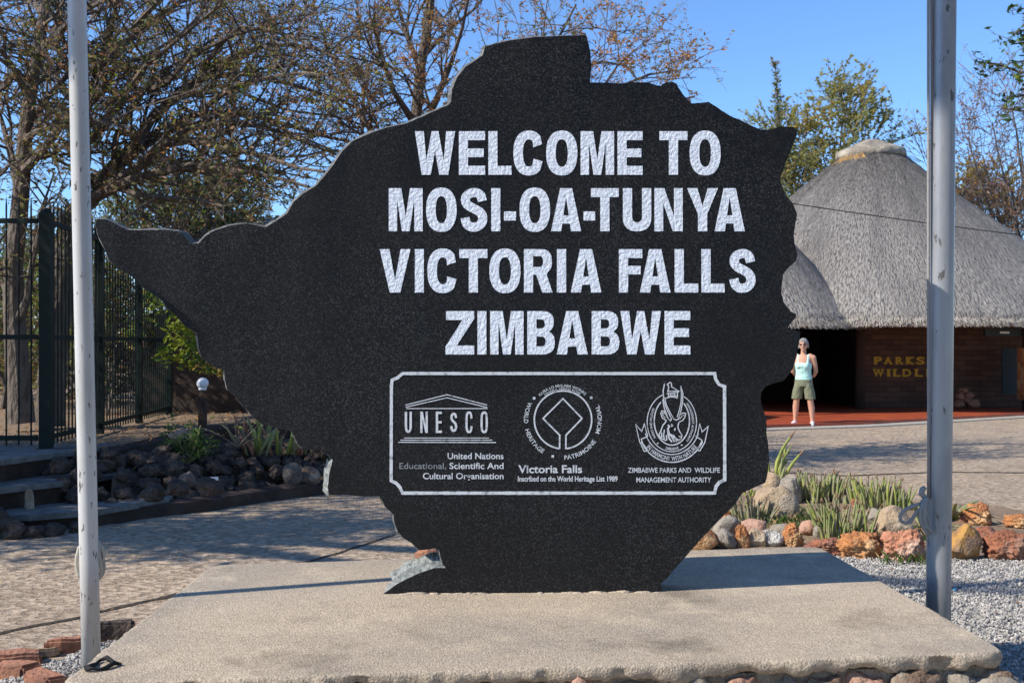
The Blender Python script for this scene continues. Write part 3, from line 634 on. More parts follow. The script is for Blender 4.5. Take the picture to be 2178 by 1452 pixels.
b = MB(); text_line(b, 'ZIMBABWE PARKS AND  WILDLIFE', 1335.5, 1531, 1004.5, 11, .012); text_line(b, 'MANAGEMENT AUTHORITY', 1353.5, 1512.5, 1025, 11, .012)
b.build('caption', 'thin_letter', sign)

# ------------------------------------------------------------------ flagpoles
def flagpole(p0, p1, rad, label, m, h=7.5):
    d = (p1 - p0) / (p1.z - p0.z); base = p0 - d * p0.z
    e = empty('flagpole', (base.x, base.y, 0), label, 'flagpole', 'tall steel flagpoles beside the monument')
    b = MB(); b.tube([base + d * z for z in (-.1, .5, 1, 2, 3, 4.5, h)], [rad, rad, rad, rad, rad * .99, rad * .97, rad * .9], 40)
    part(b, 'pole', m, e, True)
    b = MB(); b.lathe([(rad * .9, 0), (rad * 1.15, .03), (rad * 1.1, .07), (.01, .12)], base + d * h, 20); part(b, 'finial', m, e, True)
    return e, base, d
YL, YR = 5.0, 4.71
poleL, bL, dL = flagpole(P(194, 1400, YL), P(163.5, 0, YL), .0405, 'pale galvanised flagpole at the left end of the plinth standing in gravel', 'steel2')
poleR, bR, dR = flagpole(P(1996, 1290, YR), P(2008, 0, YR), .0498, 'thicker grey steel flagpole at the right end of the plinth with halyard rope', 'steel')
e = empty('steel_post', (-2.91, 3.69, 0), 'short plain steel post standing alone left of the plinth', 'post')
b = MB(); b.tube([(-2.91, 3.69, -.1), (-2.91, 3.69, 3.0)], .034, 24); part(b, 'shaft', 'steel2', e, True)
b = MB(); b.lathe([(.036, 3.0), (.036, 3.03), (.004, 3.05)], (-2.91, 3.69, 0), 20); part(b, 'cap', 'steel2', e, True)
# halyard on the thick pole
b = MB()
b.tube([P(1984 - 3.0 * i / 8, 1060 - 1060 * i / 8, YR - .01) for i in range(0, 9)] + [P(1980.5, -800, YR - .01)], .0058, 8)
b.tube([P(1975 - 0.5 * i / 8, 1060 - 1060 * i / 8 + 0, YR - .02) for i in range(0, 9)] + [P(1976.5, -800, YR - .02)], .0062, 8)
b.tube([P(x, y, YR - .045) for x, y in ((1968,1036),(1962,1040),(1960,1050),(1966,1056),(1972,1060),(1964,1066),(1962,1078),(1968,1090),(1974,1110),(1972,1125))], [.009,.012,.013,.011,.010,.013,.011,.010,.009,.007], 10)
b.tube([P(x, y, YR - .05) for x, y in ((1966,1071),(1950,1073),(1933,1079),(1920,1088),(1914,1099),(1917,1108),(1927,1113),(1937,1108),(1945,1096),(1953,1085),(1964,1078))], .0078, 10)
b.tube([P(x, y, YR - .06) for x, y in ((1966,1060),(1960,1082),(1957,1098),(1960,1112),(1968,1126),(1976,1138))], .0085, 10)
b.tube([P(x, y, YR - .065) for x, y in ((1970,1056),(1967,1080),(1966,1100),(1970,1118),(1980,1132))], .008, 10)
keep(b.build('halyard', 'rope2', None, True), poleR)
b = MB()
b.tube([P(x, y, YL + .02) for x, y in ((176,1158),(168,1165),(163,1185),(163,1205),(167,1222),(172,1228))], .0085, 10)
b.tube([P(x, y, YL + .03) for x, y in ((205,1146),(212,1158),(219,1168),(222,1182),(219,1192),(210,1186),(205,1172))], .0075, 10)
b.tube([P(x, y, YL + .02) for x, y in ((209,1150),(211,1180),(215,1200),(216,1215),(212,1228),(206,1233))], .0085, 10)
b.tube([P(x, y, YL + .04) for x, y in ((213,1172),(220,1190),(222,1205),(219,1220),(211,1230))], .0075, 10)
b.tube([P(x, y, YL + .03) for x, y in ((214,1184),(222,1192),(231,1192),(236,1188))], .005, 8)
keep(b.build('halyard', 'rope', None, True), poleL)

# charred twig loop lying on the plinth
b = MB()
q = [(179,1425),(193,1424),(204,1414),(213,1408),(227,1406),(240,1410),(250,1415),(243,1417),(226,1424),(210,1427),(196,1429),(184,1428)]
b.tube([G(x, y, SZ) + Vector((0, 0, .008 + .004 * math.sin(i * 2))) for i, (x, y) in enumerate(q)], [.006 + .002 * math.sin(i * 1.9) for i in range(12)], 8)
b.tube([G(x, y, SZ) + Vector((0, 0, .007)) for x, y in ((246,1413),(251,1414),(257,1416))], .004, 6)
tag(b.build('charred_twig', 'charred', None, True), 'charred black twig bent into a loop on the left front corner of the plinth', 'twig')

# ------------------------------------------------------------------ rocks
def rock(name, c, r, m, label, kind='smooth', seed=0, rz=0.0, cat='rock', group=None, sub=4):
    bm = bmesh.new(); bmesh.ops.create_icosphere(bm, subdivisions=sub, radius=1)
    o = Vector((seed * 3.71 + 11, seed * 1.37 + 5, seed * 2.19)); rd = random.Random(seed)
    planes = [(Vector((rd.gauss(0, 1), rd.gauss(0, 1), rd.gauss(.1, .8))).normalized(), rd.uniform(.62, .9)) for _ in range(9 if kind != 'lava' else 8)]
    ca, sa = math.cos(rz), math.sin(rz)
    for v in bm.verts:
        p = v.co.copy()
        for nn, dd in planes:
            e = p.dot(nn) - dd
            if e > 0: p -= nn * e * .9
        d0 = v.co.normalized()
        if kind == 'lava':
            k = 1 + .30 * noise.noise(d0 * 1.5 + o) + .13 * noise.noise(d0 * 3.4 + o) - .20 * abs(noise.noise(d0 * 4.6 + o * 2)) + .15 * noise.noise(d0 * 8 + o) - .11 * max(0, noise.noise(d0 * 10 + o * 3)) + .055 * noise.noise(d0 * 18 + o)
        else:
            k = 1 + .16 * noise.noise(d0 * 1.4 + o) + .07 * noise.noise(d0 * 3.6 + o) + .025 * noise.noise(d0 * 9 + o)
        p *= k; x, y, z = p.x * r[0], p.y * r[1], p.z * r[2]
        v.co = (x * ca - y * sa, x * sa + y * ca, max(z, -r[2] * .8))
    me = bpy.data.meshes.new(name); bm.to_mesh(me); bm.free(); me.materials.append(M[m])
    me.polygons.foreach_set('use_smooth', [kind != 'block'] * len(me.polygons)); me.update()
    ob = bpy.data.objects.new(name, me); COL.objects.link(ob); ob.location = c
    return tag(ob, label, cat, group)
def prock(x0, x1, y0, y1, m, label, kind='smooth', seed=1, depth=.9, rz=0.0, base=None, name='rock'):
    """a rock that fills photo box x0..x1, y0..y1; base = the pixel row where it meets the soil"""
    by = base or y1; g = G((x0 + x1) / 2, by); Y = g.y; rx = (x1 - x0) / 2 / F * Y; hz = (by - y0) / F * Y
    rz_ = hz / 1.72
    return rock(name, (g.x, Y + rx * depth * .6, rz_ * .72), (rx * 1.08, rx * depth, rz_ * 1.06), m, label, kind, seed, rz, group='rocks of the aloe bed', sub=5 if kind == 'lava' else 4)
prock(1609,1702,1036,1112,'r_tan','big tan boulder, largest in the aloe bed, right of the monument','smooth',3,.9)
prock(1658,1708,1006,1058,'r_grey','layered grey rock standing just behind the big tan boulder','block',5,.8,base=1072)
prock(1628,1668,1002,1040,'r_tan','small pale orange rock at the foot of the spiky tall aloe','smooth',8,.8,base=1058)
prock(1517,1578,1098,1150,'r_grey','grey rounded stone between the monument edge and the dry aloe clump','smooth',9,1)
prock(1572,1645,1107,1150,'r_pink','smooth pink domed stone below the dry greyish aloe clump','smooth',10,.9)
prock(1563,1595,1116,1166,'r_orange','narrow upright orange rock leaning on the pink domed stone','lava',12,.8)
prock(1588,1636,1126,1164,'r_tan','olive tan square block in front of the pink domed stone','block',13,.9)
prock(1616,1669,1128,1163,'r_white','stone with white veins behind the plinth back edge','block',14,.9)
prock(1666,1711,1117,1164,'r_orange','pitted orange lava rock just left of the front aloe clump','lava',15,1)
prock(1640,1690,1114,1152,'r_grey','round grey stone touching the left side of the pitted orange lava rock','smooth',16,.9)
prock(1702,1740,1109,1140,'r_pink','flat pink orange stone in the grass left of the front aloe clump','smooth',17,.9)
prock(1730,1756,1117,1150,'r_grey','small grey slab stone at the left foot of the front aloe clump','block',18,.9)
prock(1468,1528,1124,1172,'r_orange','sloping pale orange rock touching the lower right edge of the monument','smooth',19,.9)
prock(1516,1570,1128,1168,'r_grey','low flat grey stone right of the sloping pale orange rock','smooth',20,1)
prock(1528,1556,1086,1112,'r_orange','small orange rock at the monument edge beside the dry aloe clump','lava',24,.9)
prock(1720,1796,1146,1182,'r_red','dark red lava rock beside the back right corner of the plinth','lava',21,.8)
prock(1790,1888,1128,1190,'r_orange','knobbly orange yellow lava rock in front of the front aloe clump','lava',22,.7)
prock(1882,1978,1130,1198,'r_salmon','salmon pink crumbly lava rock just left of the thick flagpole','lava',23,.75)
prock(2014,2092,1118,1194,'r_yellow','ochre and brown boulder just right of the thick flagpole','smooth',25,.85)
prock(2104,2215,1122,1194,'r_red','rust red pitted rock at the right end of the front row','lava',26,.7)
prock(2062,2116,1070,1118,'r_orange','jagged orange rock at the back right end of the bed','lava',27,.8)
prock(2072,2136,1122,1160,'r_red','flat brown red stone behind the ochre boulder','smooth',28,.9)
prock(2140,2200,1098,1124,'r_orange','low orange stone at the far right back of the bed','lava',33,.9)
prock(1868,1946,1081,1152,'r_tan','smooth tan grey boulder behind the salmon lava rock','smooth',29,.9)
prock(1844,1884,1078,1116,'r_grey','grey stone between the two green aloe clumps and the tan grey boulder','block',30,.9)
prock(1812,1832,1058,1080,'r_red','little dark red rock between the two back aloe clumps','lava',31,.9)
prock(2040,2078,1082,1112,'r_red','brown red rock under the long aloe leaves right of the thick pole','lava',32,.9)
prock(884,932,1164,1190,'brick','flat reddish stone chip lying on the path behind the monument notch','block',34,.6)

# ------------------------------------------------------------------ aloes
def aloe_clump(name, x0, x1, ybase, ytop, n, label, mats, lean=.25, w=.014, curve=.3, depth=.16, seed=1, group='aloe clumps among the rocks'):
    rd = random.Random(seed); g0 = G((x0 + x1) / 2, ybase); Y = g0.y; wid = (x1 - x0) / F * Y; H = (ybase - ytop) / F * Y
    e = empty(name, (g0.x, Y + depth, 0), label, 'plant', group)
    b = MB(); tip = b; tm = len(mats)
    for i in range(n):
        x = rd.uniform(-.5, .5); y = rd.uniform(-1, 1); h = H * rd.choice((rd.uniform(.3, .6), rd.uniform(.55, .85), rd.uniform(.8, 1.08))) * (1 - .35 * abs(x) * 2 * rd.random())
        p = Vector((g0.x + x * wid * .9, Y + depth + y * depth, -.02)); dx = (x * lean * 2 + rd.gauss(0, .12)) * h; dy = (y * .12 + rd.gauss(0, .06)) * h
        cx = rd.gauss(0, curve * .12) * h; rr = w * rd.uniform(.75, 1.2)
        pts = [p + Vector((dx * t * t + cx * math.sin(t * 3), dy * t * t, (h + .02) * t)) for t in (0, .25, .5, .72, .88, 1.0)]
        b.tube(pts, [rr * .85, rr, rr * .98, rr * .85, rr * .62, rr * .2], 5, rd.choices(range(len(mats)), [.6, .25, .15][:len(mats)])[0])
        if rd.random() < .6: tip.tube([pts[-2].lerp(pts[-1], .2), pts[-1].lerp(pts[-2], .1), pts[-1] + (pts[-1] - pts[-2]) * .25], [rr * .66, rr * .42, rr * .05], 5, tm)
    part(b, 'stems', mats + ['stem_tip'], e, True)
    return e
GM = ['stem_green', 'stem_grey', 'stem_lime']
aloe_clump('aloe', 1752, 1868, 1158, 1066, 150, 'green finger stemmed aloe clump nearest the plinth, in front of the others', GM, .22, .0105, seed=2, depth=.2)
aloe_clump('aloe', 1706, 1826, 1072, 1004, 140, 'wide green aloe clump behind the big tan boulder', GM, .25, .0115, seed=3, depth=.22)
aloe_clump('aloe', 1828, 1944, 1086, 1016, 120, 'bright green aloe clump at the back, left of the thick flagpole', ['stem_green', 'stem_lime', 'stem_grey'], .25, .0108, seed=4, depth=.22)
aloe_clump('aloe', 1560, 1646, 1116, 1052, 85, 'dry greyish aloe clump left of the big tan boulder', ['stem_grey', 'stem_green'], .3, .0105, seed=5, depth=.16)
aloe_clump('aloe', 1632, 1662, 1046, 908, 13, 'tall spiky yellow green aloe right against the monument edge', ['stem_lime', 'stem_green'], .35, .017, .5, seed=6, depth=.08)
aloe_clump('aloe', 1588, 1614, 1058, 1036, 12, 'low lime green tuft beside the big tan boulder and the monument', ['stem_lime'], .8, .012, .5, seed=8, depth=.08)
def leafy_aloe(x, y, n, L, label, seed, m):
    rd = random.Random(seed); g = G(x, y); e = empty('aloe', g, label, 'plant', 'aloe clumps among the rocks'); b = MB()
    for i in range(n):
        a = rd.uniform(0, 2 * math.pi); el = rd.uniform(.25, 1.2); l = L * rd.uniform(.7, 1.1)
        d = Vector((math.cos(a) * math.cos(el), math.sin(a) * math.cos(el), math.sin(el)))
        pts = [g + d * l * t + Vector((0, 0, -.25 * l * t * t + .02)) for t in (0, .3, .6, .85, 1)]
        b.tube(pts, [.02, .021, .016, .009, .001], 6, 0, True, .45)
    part(b, 'leaves', m, e, True)
leafy_aloe(1965, 1128, 11, .42, 'broad leaved aloe behind the salmon lava rock and halyard loop', 4, 'stem_green')
leafy_aloe(2026, 1108, 9, .48, 'long leaved aloe right of the thick flagpole', 9, 'stem_green')
b = MB()
for i in range(420):
    px, py = random.choice(((U(1640, 1730), U(1105, 1140)), (U(1600, 1760), U(1110, 1130)), (U(1870, 1990), U(1188, 1205)), (U(1690, 1760), U(1085, 1120)), (U(1930, 2050), U(1140, 1170))))
    g = G(px, py); a = U(0, 6.28); l = U(.04, .11); t = Vector((math.cos(a) * l * .5, math.sin(a) * l * .5, l)); s = Vector((-math.sin(a), math.cos(a), 0)) * .003
    b.add([g - s, g + s, g + t * .6 + s * .6, g + t + Vector((math.cos(a), math.sin(a), 0)) * l * .3, g + t * .6 - s * .6], [(0, 1, 2, 3, 4)], random.choice((0, 0, 1)))
tag(b.build('grass', ['lf_green', 'lf_straw']), 'short green and dry grass tufts between the rocks of the aloe bed', 'grass', kind='stuff')

# ------------------------------------------------------------------ left terrace, steps, rockery
TZ = 0.5
sheet('terrace', [(-60, 10.55), (-4.25, 10.55), (-3.75, 10.6), (-3.60, 13.3), (-2.2, 15.2), (.6, 15.6), (.6, 30), (-4, 70), (-60, 70)], TZ, 'soil')
b = MB(); tp = [(-4.35, 10.3), (-3.75, 10.6), (-3.60, 13.3), (-2.2, 15.2), (.6, 15.6)]
vs = []; fs = []
q = resample([Vector((x, y, 0)) for x, y in tp], .12)
for i, p in enumerate(q):
    t = (q[min(i + 1, len(q) - 1)] - q[max(i - 1, 0)]).normalized(); nn = Vector((t.y, -t.x, 0))
    for k, z in enumerate((TZ + .012, TZ - .03, .3, .12, -.02)):
        j = nn * (.03 + (.05 * noise.noise(p * 4 + Vector((0, 0, z * 7))) if k else 0) + (.04 if k else 0)); vs.append((p.x + j.x, p.y + j.y, z))
n5 = 5
for i in range(len(q) - 1):
    for k in range(4): fs.append((i * n5 + k, i * n5 + k + 1, (i + 1) * n5 + k + 1, (i + 1) * n5 + k))
b.add(vs, fs); tag(b.build('terrace_edge', 'brown_wall'), kind='structure')
steps = empty('stone_steps', (-4.2, 9.6, 0), 'three shallow stone steps with grey concrete treads climbing to the gated terrace', 'steps')
def step(front, back, z0, z1):
    b = MB(); poly = [Vector((x, y, 0)) for x, y in front] ; bk = [Vector((x, y, 0)) for x, y in back]
    f2 = resample(poly, .08); pl = f2 + bk
    b.prism([(p.x + .01 * noise.noise(p * 5), p.y + .01 * noise.noise(p * 5 + Vector((5, 0, 0)))) for p in pl], z1 - .045, z1, 0)
    t = part(b, 'tread', 'step_top', steps)
    b = MB(); b.prism([(p.x - .035 + .02 * noise.noise(p * 9), p.y + .035) for p in f2] + [(p.x, p.y) for p in bk], z0 - .02, z1 - .044, 0)
    part(b, 'riser', 'brown_wall', steps)
a = [G(63, 1095, .14), G(208, 1084, .14), G(300, 1068, .14), G(358, 1059, .14)]
step([(p.x, p.y) for p in a], [(-3.05, 10.4), (-6.5, 10.3), (-6.0, 8.6)], 0, .14)
a = [G(-120, 1062, .32), G(0, 1038, .32), G(161, 1020, .32), G(288, 1000, .32)]
step([(p.x, p.y) for p in a], [(-3.5, 10.8), (-6.6, 10.4), (-6.6, 8.8)], .14, .32)
a = [G(-120, 1000, TZ), G(0, 980, TZ), G(161, 959, TZ), G(247, 948, TZ)]
step([(p.x, p.y) for p in a], [(-3.85, 11.0), (-6.7, 10.6), (-6.7, 9.0)], .32, TZ + .006)
b = MB(); stone(b, (-3.88, 9.07, .17), (.035, .035, .13), 31, 3, .12); tag(b.build('marker_stone', 'r_tan', None, True), 'upright pale stone set in the left end of the lowest step', 'stone')

def dark_rock(i, x, y, z, r, lab, m='lava', kind='lava', sub=3):
    return rock('rock', (x, y, z), (r * U(.9, 1.3), r * U(.8, 1.1), r * U(.7, 1.0)), m, lab, kind, 100 + i, U(0, 3), group=None, sub=sub)
i = 0
edge = [G(x, y) for x, y in ((215, 1117), (300, 1104), (360, 1096), (440, 1088), (520, 1074), (620, 1060), (700, 1051), (790, 1040))]
eq = resample(edge, .05)
LB = 'dark pitted lava rock among many in the rockery wall left of the monument'
for row, (off, z, rr) in enumerate(((.27, .11, .075), (.38, .21, .085), (.52, .30, .09), (.74, .37, .10), (1.1, .40, .10), (1.5, .40, .11))):
    x = (4, 2, 1, 0, 0, 0)[row]
    while x < len(eq) - 1:
        p = eq[x]; t = (eq[x + 1] - eq[x - 1]).normalized(); nn = Vector((-t.y, t.x, 0))
        r = rr * U(.75, 1.25); q = p + nn * (off + U(-.05, .05)); i += 1
        o = dark_rock(i, q.x, q.y, z * U(.8, 1.15), r, LB, random.choice(('lava', 'lava', 'lava', 'lava_grey') if 'lava_grey' in M else ('lava',)), sub=4 if row else 3)
        o['group'] = 'dark lava rocks of the rockery'
        x += int(r * (1.6 if row < 4 else 2.4) / .05) + random.choice((0, 1))
for (px, py, r) in ((250, 985, 0.105), (285, 975, 0.098), (215, 1000, 0.098), (330, 985, 0.105), (378, 1000, 0.112), (345, 960, 0.090), (235, 965, 0.075), (300, 1010, 0.112), (265, 1030, 0.098), (420, 955, 0.083), (480, 965, 0.112), (520, 950, 0.075), (560, 975, 0.090), (255, 1060, 0.090), (320, 1040, 0.105), (365, 1025, 0.098)):
    i += 1; Y = 10.0 + (px - 215) / 400 * 1.6; p = P(px, py, Y); o = dark_rock(i, p.x, p.y, p.z, r, LB, sub=4); o['group'] = 'dark lava rocks of the rockery'
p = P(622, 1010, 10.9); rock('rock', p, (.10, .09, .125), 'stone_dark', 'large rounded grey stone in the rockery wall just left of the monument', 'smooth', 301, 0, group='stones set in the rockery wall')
p = P(660, 1018, 11.0); rock('rock', p, (.11, .1, .12), 'base_stone', 'squared brown stone beside the large rounded grey one in the rockery wall', 'block', 302, 0, group='stones set in the rockery wall')
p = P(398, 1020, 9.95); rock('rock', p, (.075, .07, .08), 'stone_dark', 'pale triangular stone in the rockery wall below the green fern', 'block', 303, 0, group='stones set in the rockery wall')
p = P(390, 932, 10.9); rock('rock', p, (.13, .1, .10), 'r_pink', 'brown knobbly rock behind the green fern on the rockery', 'lava', 304, 0, group='stones set in the rockery wall')
for k, (px, py, r, lb) in enumerate(((12, 1132, .085, 'dark rock at the foot of the steps by the left picture edge'), (100, 1126, .065, 'dark boulder under the lowest step tread'), (150, 1118, .06, 'dark stone under the tread just left of the pale flagpole'), (56, 1130, .07, 'dark stone below the upright pale stone'), (-40, 1130, .15, 'dark rock beyond the left picture edge'))):
    g = G(px, py + 18); rock('rock', (g.x, g.y + .12, r * .5), (r * 1.5, r * 1.1, r * .95), 'lava', lb, 'lava', 320 + k, k, group='rocks at the foot of the steps')
# low brick kerb and soil mound of the rockery
b = MB(); vs = []
for k, p in enumerate(eq):
    t = (eq[min(k + 1, len(eq) - 1)] - eq[max(k - 1, 0)]).normalized(); nn = Vector((-t.y, t.x, 0)); j = .02 * noise.noise(p * 6)
    for (o, z) in ((0, -.02), (.01, .10), (.15, .12), (.18, .02)): vs.append((p + nn * (o + j))[:2] + (z + .02 * noise.noise(p * 7 + Vector((0, 0, o))),))
fs = [(4 * k + m_, 4 * k + 4 + m_, 4 * k + 5 + m_, 4 * k + 1 + m_) for k in range(len(eq) - 1) for m_ in range(3)]
b.add(vs, fs); tag(b.build('stone_kerb', 'brown_wall'), 'low dark stone kerb along the foot of the rockery', 'kerb')
b = MB(); vs = []; nx, ny = 26, 22
for a_ in range(nx):
    for c_ in range(ny):
        e0 = eq[int(a_ / (nx - 1) * (len(eq) - 1))]; s_ = c_ / (ny - 1)
        e1 = Vector((-3.7 + 3.9 * a_ / (nx - 1), 13.2 + 2.0 * a_ / (nx - 1), 0)) if a_ > 4 else Vector((-3.72, 10.7 + a_ * .6, 0))
        p = e0.lerp(e1, s_); vs.append((p.x, p.y + .12, -.03 + min(.33, max(0, s_ - .08) * 1.5) + .05 * noise.noise(p * 2.5)))
fs = [(a_ * ny + c_, (a_ + 1) * ny + c_, (a_ + 1) * ny + c_ + 1, a_ * ny + c_ + 1) for a_ in range(nx - 1) for c_ in range(ny - 1)]
b.add(vs, fs); tag(b.build('rockery_soil', 'dark_soil', None, True), kind='structure')

# brick edging of the left gravel bed
def brick(px, py, w, d, h, rz, lab, seed, m='brick'):
    g = G(px, py); w *= .85; d *= .75; h *= .85; b = MB(); b.box((0, 0, 0), (w, d, h))
    o = b.build('edging_brick', m); me = o.data; bm = bmesh.new(); bm.from_mesh(me)
    bmesh.ops.bevel(bm, geom=bm.edges[:], offset=.012, segments=2, affect='EDGES'); bmesh.ops.subdivide_edges(bm, edges=bm.edges[:], cuts=2, use_grid_fill=True)
    for v in bm.verts: v.co += Vector((noise.noise(v.co * 9 + Vector((seed, 0, 0))), noise.noise(v.co * 9 + Vector((0, seed, 0))), noise.noise(v.co * 9 + Vector((0, 0, seed))))) * .018
    bm.to_mesh(me); bm.free(); o.location = (g.x, g.y, h * .32); o.rotation_euler = (U(-.06, .06), U(-.06, .06), rz)
    return tag(o, lab, 'brick', 'red edging bricks of the left gravel bed')
brick(146, 1384, .25, .11, .09, R(22), 'red brick edging the gravel just left of the pale flagpole', 1)
brick(250, 1358, .19, .13, .12, R(12), 'dark broken brick edging the gravel right of the pale flagpole', 2, 'lava')
brick(30, 1410, .28, .12, .08, R(15), 'red brick at the left picture edge behind the orange one', 3)
brick(28, 1436, .24, .16, .08, R(-20), 'wide orange red brick at the bottom left corner by the gravel', 4)
brick(96, 1458, .20, .12, .08, R(-35), 'orange red brick cut off by the bottom edge left of the plinth', 5)
brick(95, 1396, .15, .09, .06, R(25), 'small olive stained brick between two red bricks by the gravel', 6, 'r_tan')
brick(290, 1335, .14, .06, .04, R(15), 'thin pink tile chip on the path beside the plinth edge', 7, 'r_pink')

# ------------------------------------------------------------------ fence
fence = empty('metal_fence', (-4.3, 10.4, TZ), 'dark green metal bar fence running back from the corner post to the lamp', 'fence', 'green bar fences on the terrace')
A0, A1 = Vector((-4.30, 10.42, TZ)), Vector((-4.72, 15.6, TZ)); FH = 2.12
def fence_run(e, a, c, step_, posts, off0=.1):
    t = (c - a); L = t.length; t /= L; b = MB(); x = off0
    while x < L - .05:
        p = a + t * x; b.tube([p + Vector((0, 0, .03)), p + Vector((0, 0, FH + .12)), p + Vector((0, 0, FH + .2))], [.009, .009, .002], 6); x += step_
    part(b, 'bars', 'fence', e)
    for z in (.10, 1.03, FH - .02):
        b = MB(); m_ = a.lerp(c, .5) + Vector((0, 0, z)); b.box(m_, (L, .03, .045), math.atan2(t.y, t.x)); part(b, 'rail', 'fence', e)
    for x in posts:
        b = MB(); p = a + t * x; b.box(p + Vector((0, 0, FH / 2)), (.075 if x else .105, .075 if x else .105, FH + .1), math.atan2(t.y, t.x)); b.lathe([(.05, 0), (.05, .02), (.01, .05)], p + Vector((0, 0, FH / 2 + FH / 2 + .05)), 8); part(b, 'post', 'fence', e)
fence_run(fence, A0, A1, .113, (0, 1.75, 3.45, 5.1))
fence2 = empty('metal_fence', (-8, 10.45, TZ), 'dark green metal bar fence running left from the corner post beside the steps', 'fence', 'green bar fences on the terrace')
fence_run(fence2, A0 + Vector((-.08, 0, 0)), Vector((-11.5, 10.2, TZ)), .113, (2.9, 5.8), .06)

# ------------------------------------------------------------------ globe lamp
e = empty('globe_lamp', P(431, 935, 11.9), 'white globe lamp on a dark post in front of the brown wall', 'lamp')
p = e.location; gz = P(431, 815, 11.9); b = MB(); b.box((p.x, p.y, (p.z + gz.z) / 2 - .12), (.075, .075, gz.z - p.z - .06)); part(b, 'post', 'dark_wood', e)
b = MB(); b.lathe([(.03, -.075), (.042, -.07), (.042, -.045), (.03, -.04)], gz, 16); part(b, 'collar', 'lamp_glass', e, True)
b = MB(); b.lathe([(.062 * math.sin(math.pi * k / 14) + .0001, -.062 * math.cos(math.pi * k / 14)) for k in range(15)], gz, 24); part(b, 'globe', 'lamp_glass', e, True)
p = P(454, 1021, 10.15); b = MB(); b.box(p, (.085, .006, .06), R(12)); tag(b.build('paper_scrap', 'paper'), 'small white paper plate stuck among the dark rockery stones', 'paper')
g = G(2031, 1262); b = MB(); b.add([g + Vector(v) for v in ((-.009, 0, .02), (.008, .002, .021), (.009, .01, .028), (-.007, .009, .026), (0, .005, .030))], [(0, 1, 4), (1, 2, 4), (2, 3, 4), (3, 0, 4)]); tag(b.build('wrapper_scrap', 'blue_paper'), 'tiny bright blue wrapper scrap on the gravel right of the thick pole', 'litter')

# ------------------------------------------------------------------ thatched hut
KH = 1.0755; HX, HY = 8.42 * KH, 26.5 * KH
hut = empty('thatched_hut', (HX, HY, 0), 'round thatched hut with red floor and yellow wall letters on the right', 'hut')
EZ = 1.88
def KZ(pr): return [(r * KH, 1.45 + (z - 1.45) * KH) for r, z in pr]
def cone_roof(cx, cy, prof, name, parent, fringe_z, n=150, seed=0, ripple=.05):
    """profile (radius, height) from eave to top; uv: around in metres, down the slope in metres"""
    s_ = [0.0]
    for (r0, z0), (r1, z1) in zip(prof, prof[1:]): s_.append(s_[-1] + math.hypot(r1 - r0, z1 - z0))
    fine = []
    for i in range(len(prof) - 1):
        k = max(1, int((s_[i + 1] - s_[i]) / .22))
        for j in range(k): t = j / k; fine.append((prof[i][0] + (prof[i + 1][0] - prof[i][0]) * t, prof[i][1] + (prof[i + 1][1] - prof[i][1]) * t, s_[i] + (s_[i + 1] - s_[i]) * t))
    fine.append((*prof[-1], s_[-1])); vs = []; uv = []
    for r, z, s0 in fine:
        for j in range(n + 1):
            a = 2 * math.pi * j / n; c = Vector((math.cos(a), math.sin(a), 0)); k = min(1, s0 * 2)
            w = ripple * noise.noise(Vector((c.x * 2.2, c.y * 2.2, z * .5 + seed))) + ripple * .6 * noise.noise(Vector((c.x * 7, c.y * 7, z * 1.3 + seed)))
            w += .035 * noise.noise(Vector((c.x * 30, c.y * 30, seed)))* (1 if s0 < .3 else .3)
            vs.append((cx + c.x * (r + w), cy + c.y * (r + w), z + w * .6)); uv.append((a * max(1.2, prof[0][0] * .75), s0))
    m = n + 1; fs = [(i * m + j, i * m + j + 1, (i + 1) * m + j + 1, (i + 1) * m + j) for i in range(len(fine) - 1) for j in range(n)]
    b = MB(); b.add(vs, fs); o = part(b, name, 'thatch', parent, True)
    ul = o.data.uv_layers.new(name='uv')
    for lp in o.data.loops: ul.data[lp.index].uv = uv[lp.vertex_index]
    return o
def straws(cx, cy, rfun, a0, a1, n, parent, name='eave_straw'):
    b = MB()
    for i in range(n):
        a = U(a0, a1); s0 = random.random() ** 2.2 * .35 - .08; r, z, sl = rfun(s0); l = U(.06, .15); w = U(.004, .009)
        c = Vector((math.cos(a), math.sin(a), 0)); t = Vector((-c.y, c.x, 0)); dn = (c * sl[0] + Vector((0, 0, sl[1]))).normalized()
        p = Vector((cx, cy, z)) + c * (r + U(.0, .05)); q = p + dn * l + t * U(-.05, .05) + c * U(-.01, .05)
        b.add([p - t * w, p + t * w, q + t * w * .5, q - t * w * .5], [(0, 1, 2, 3)], random.choice((0, 0, 0, 0, 1)))
    part(b, name, ['straw', 'cap'], parent)
prof = [(4.3, EZ + .12), (5.30, EZ - .02), (5.47, EZ + .02), (5.50, EZ + .16), (3.6, 3.57), (2.90, 4.15), (2.01, 4.86), (1.30, 5.46), (.72, 5.92), (.1, 6.15)]
prof = KZ([(r, z - .04) for r, z in prof]); cone_roof(HX, HY, prof, 'main_roof', hut, EZ)
straws(HX, HY, lambda s0: (5.50 * KH - max(0, s0) * .77, EZ + .10 + max(0, s0) * .62 + min(0, s0) * .9, (.75, -.68)), R(180), R(360), 8000, hut)
LX, LY = 4.78 * KH, 23.5 * KH
prof2 = [(1.9, EZ + .12), (2.50, EZ - .02), (2.60, EZ + .02), (2.62, EZ + .14), (1.95, 2.62), (1.12, 3.54), (.6, 4.05), (.05, 4.3)]; prof2 = KZ([(r, z - .04) for r, z in prof2])
cone_roof(LX, LY, prof2, 'porch_roof', hut, EZ, 90, 7, .04)
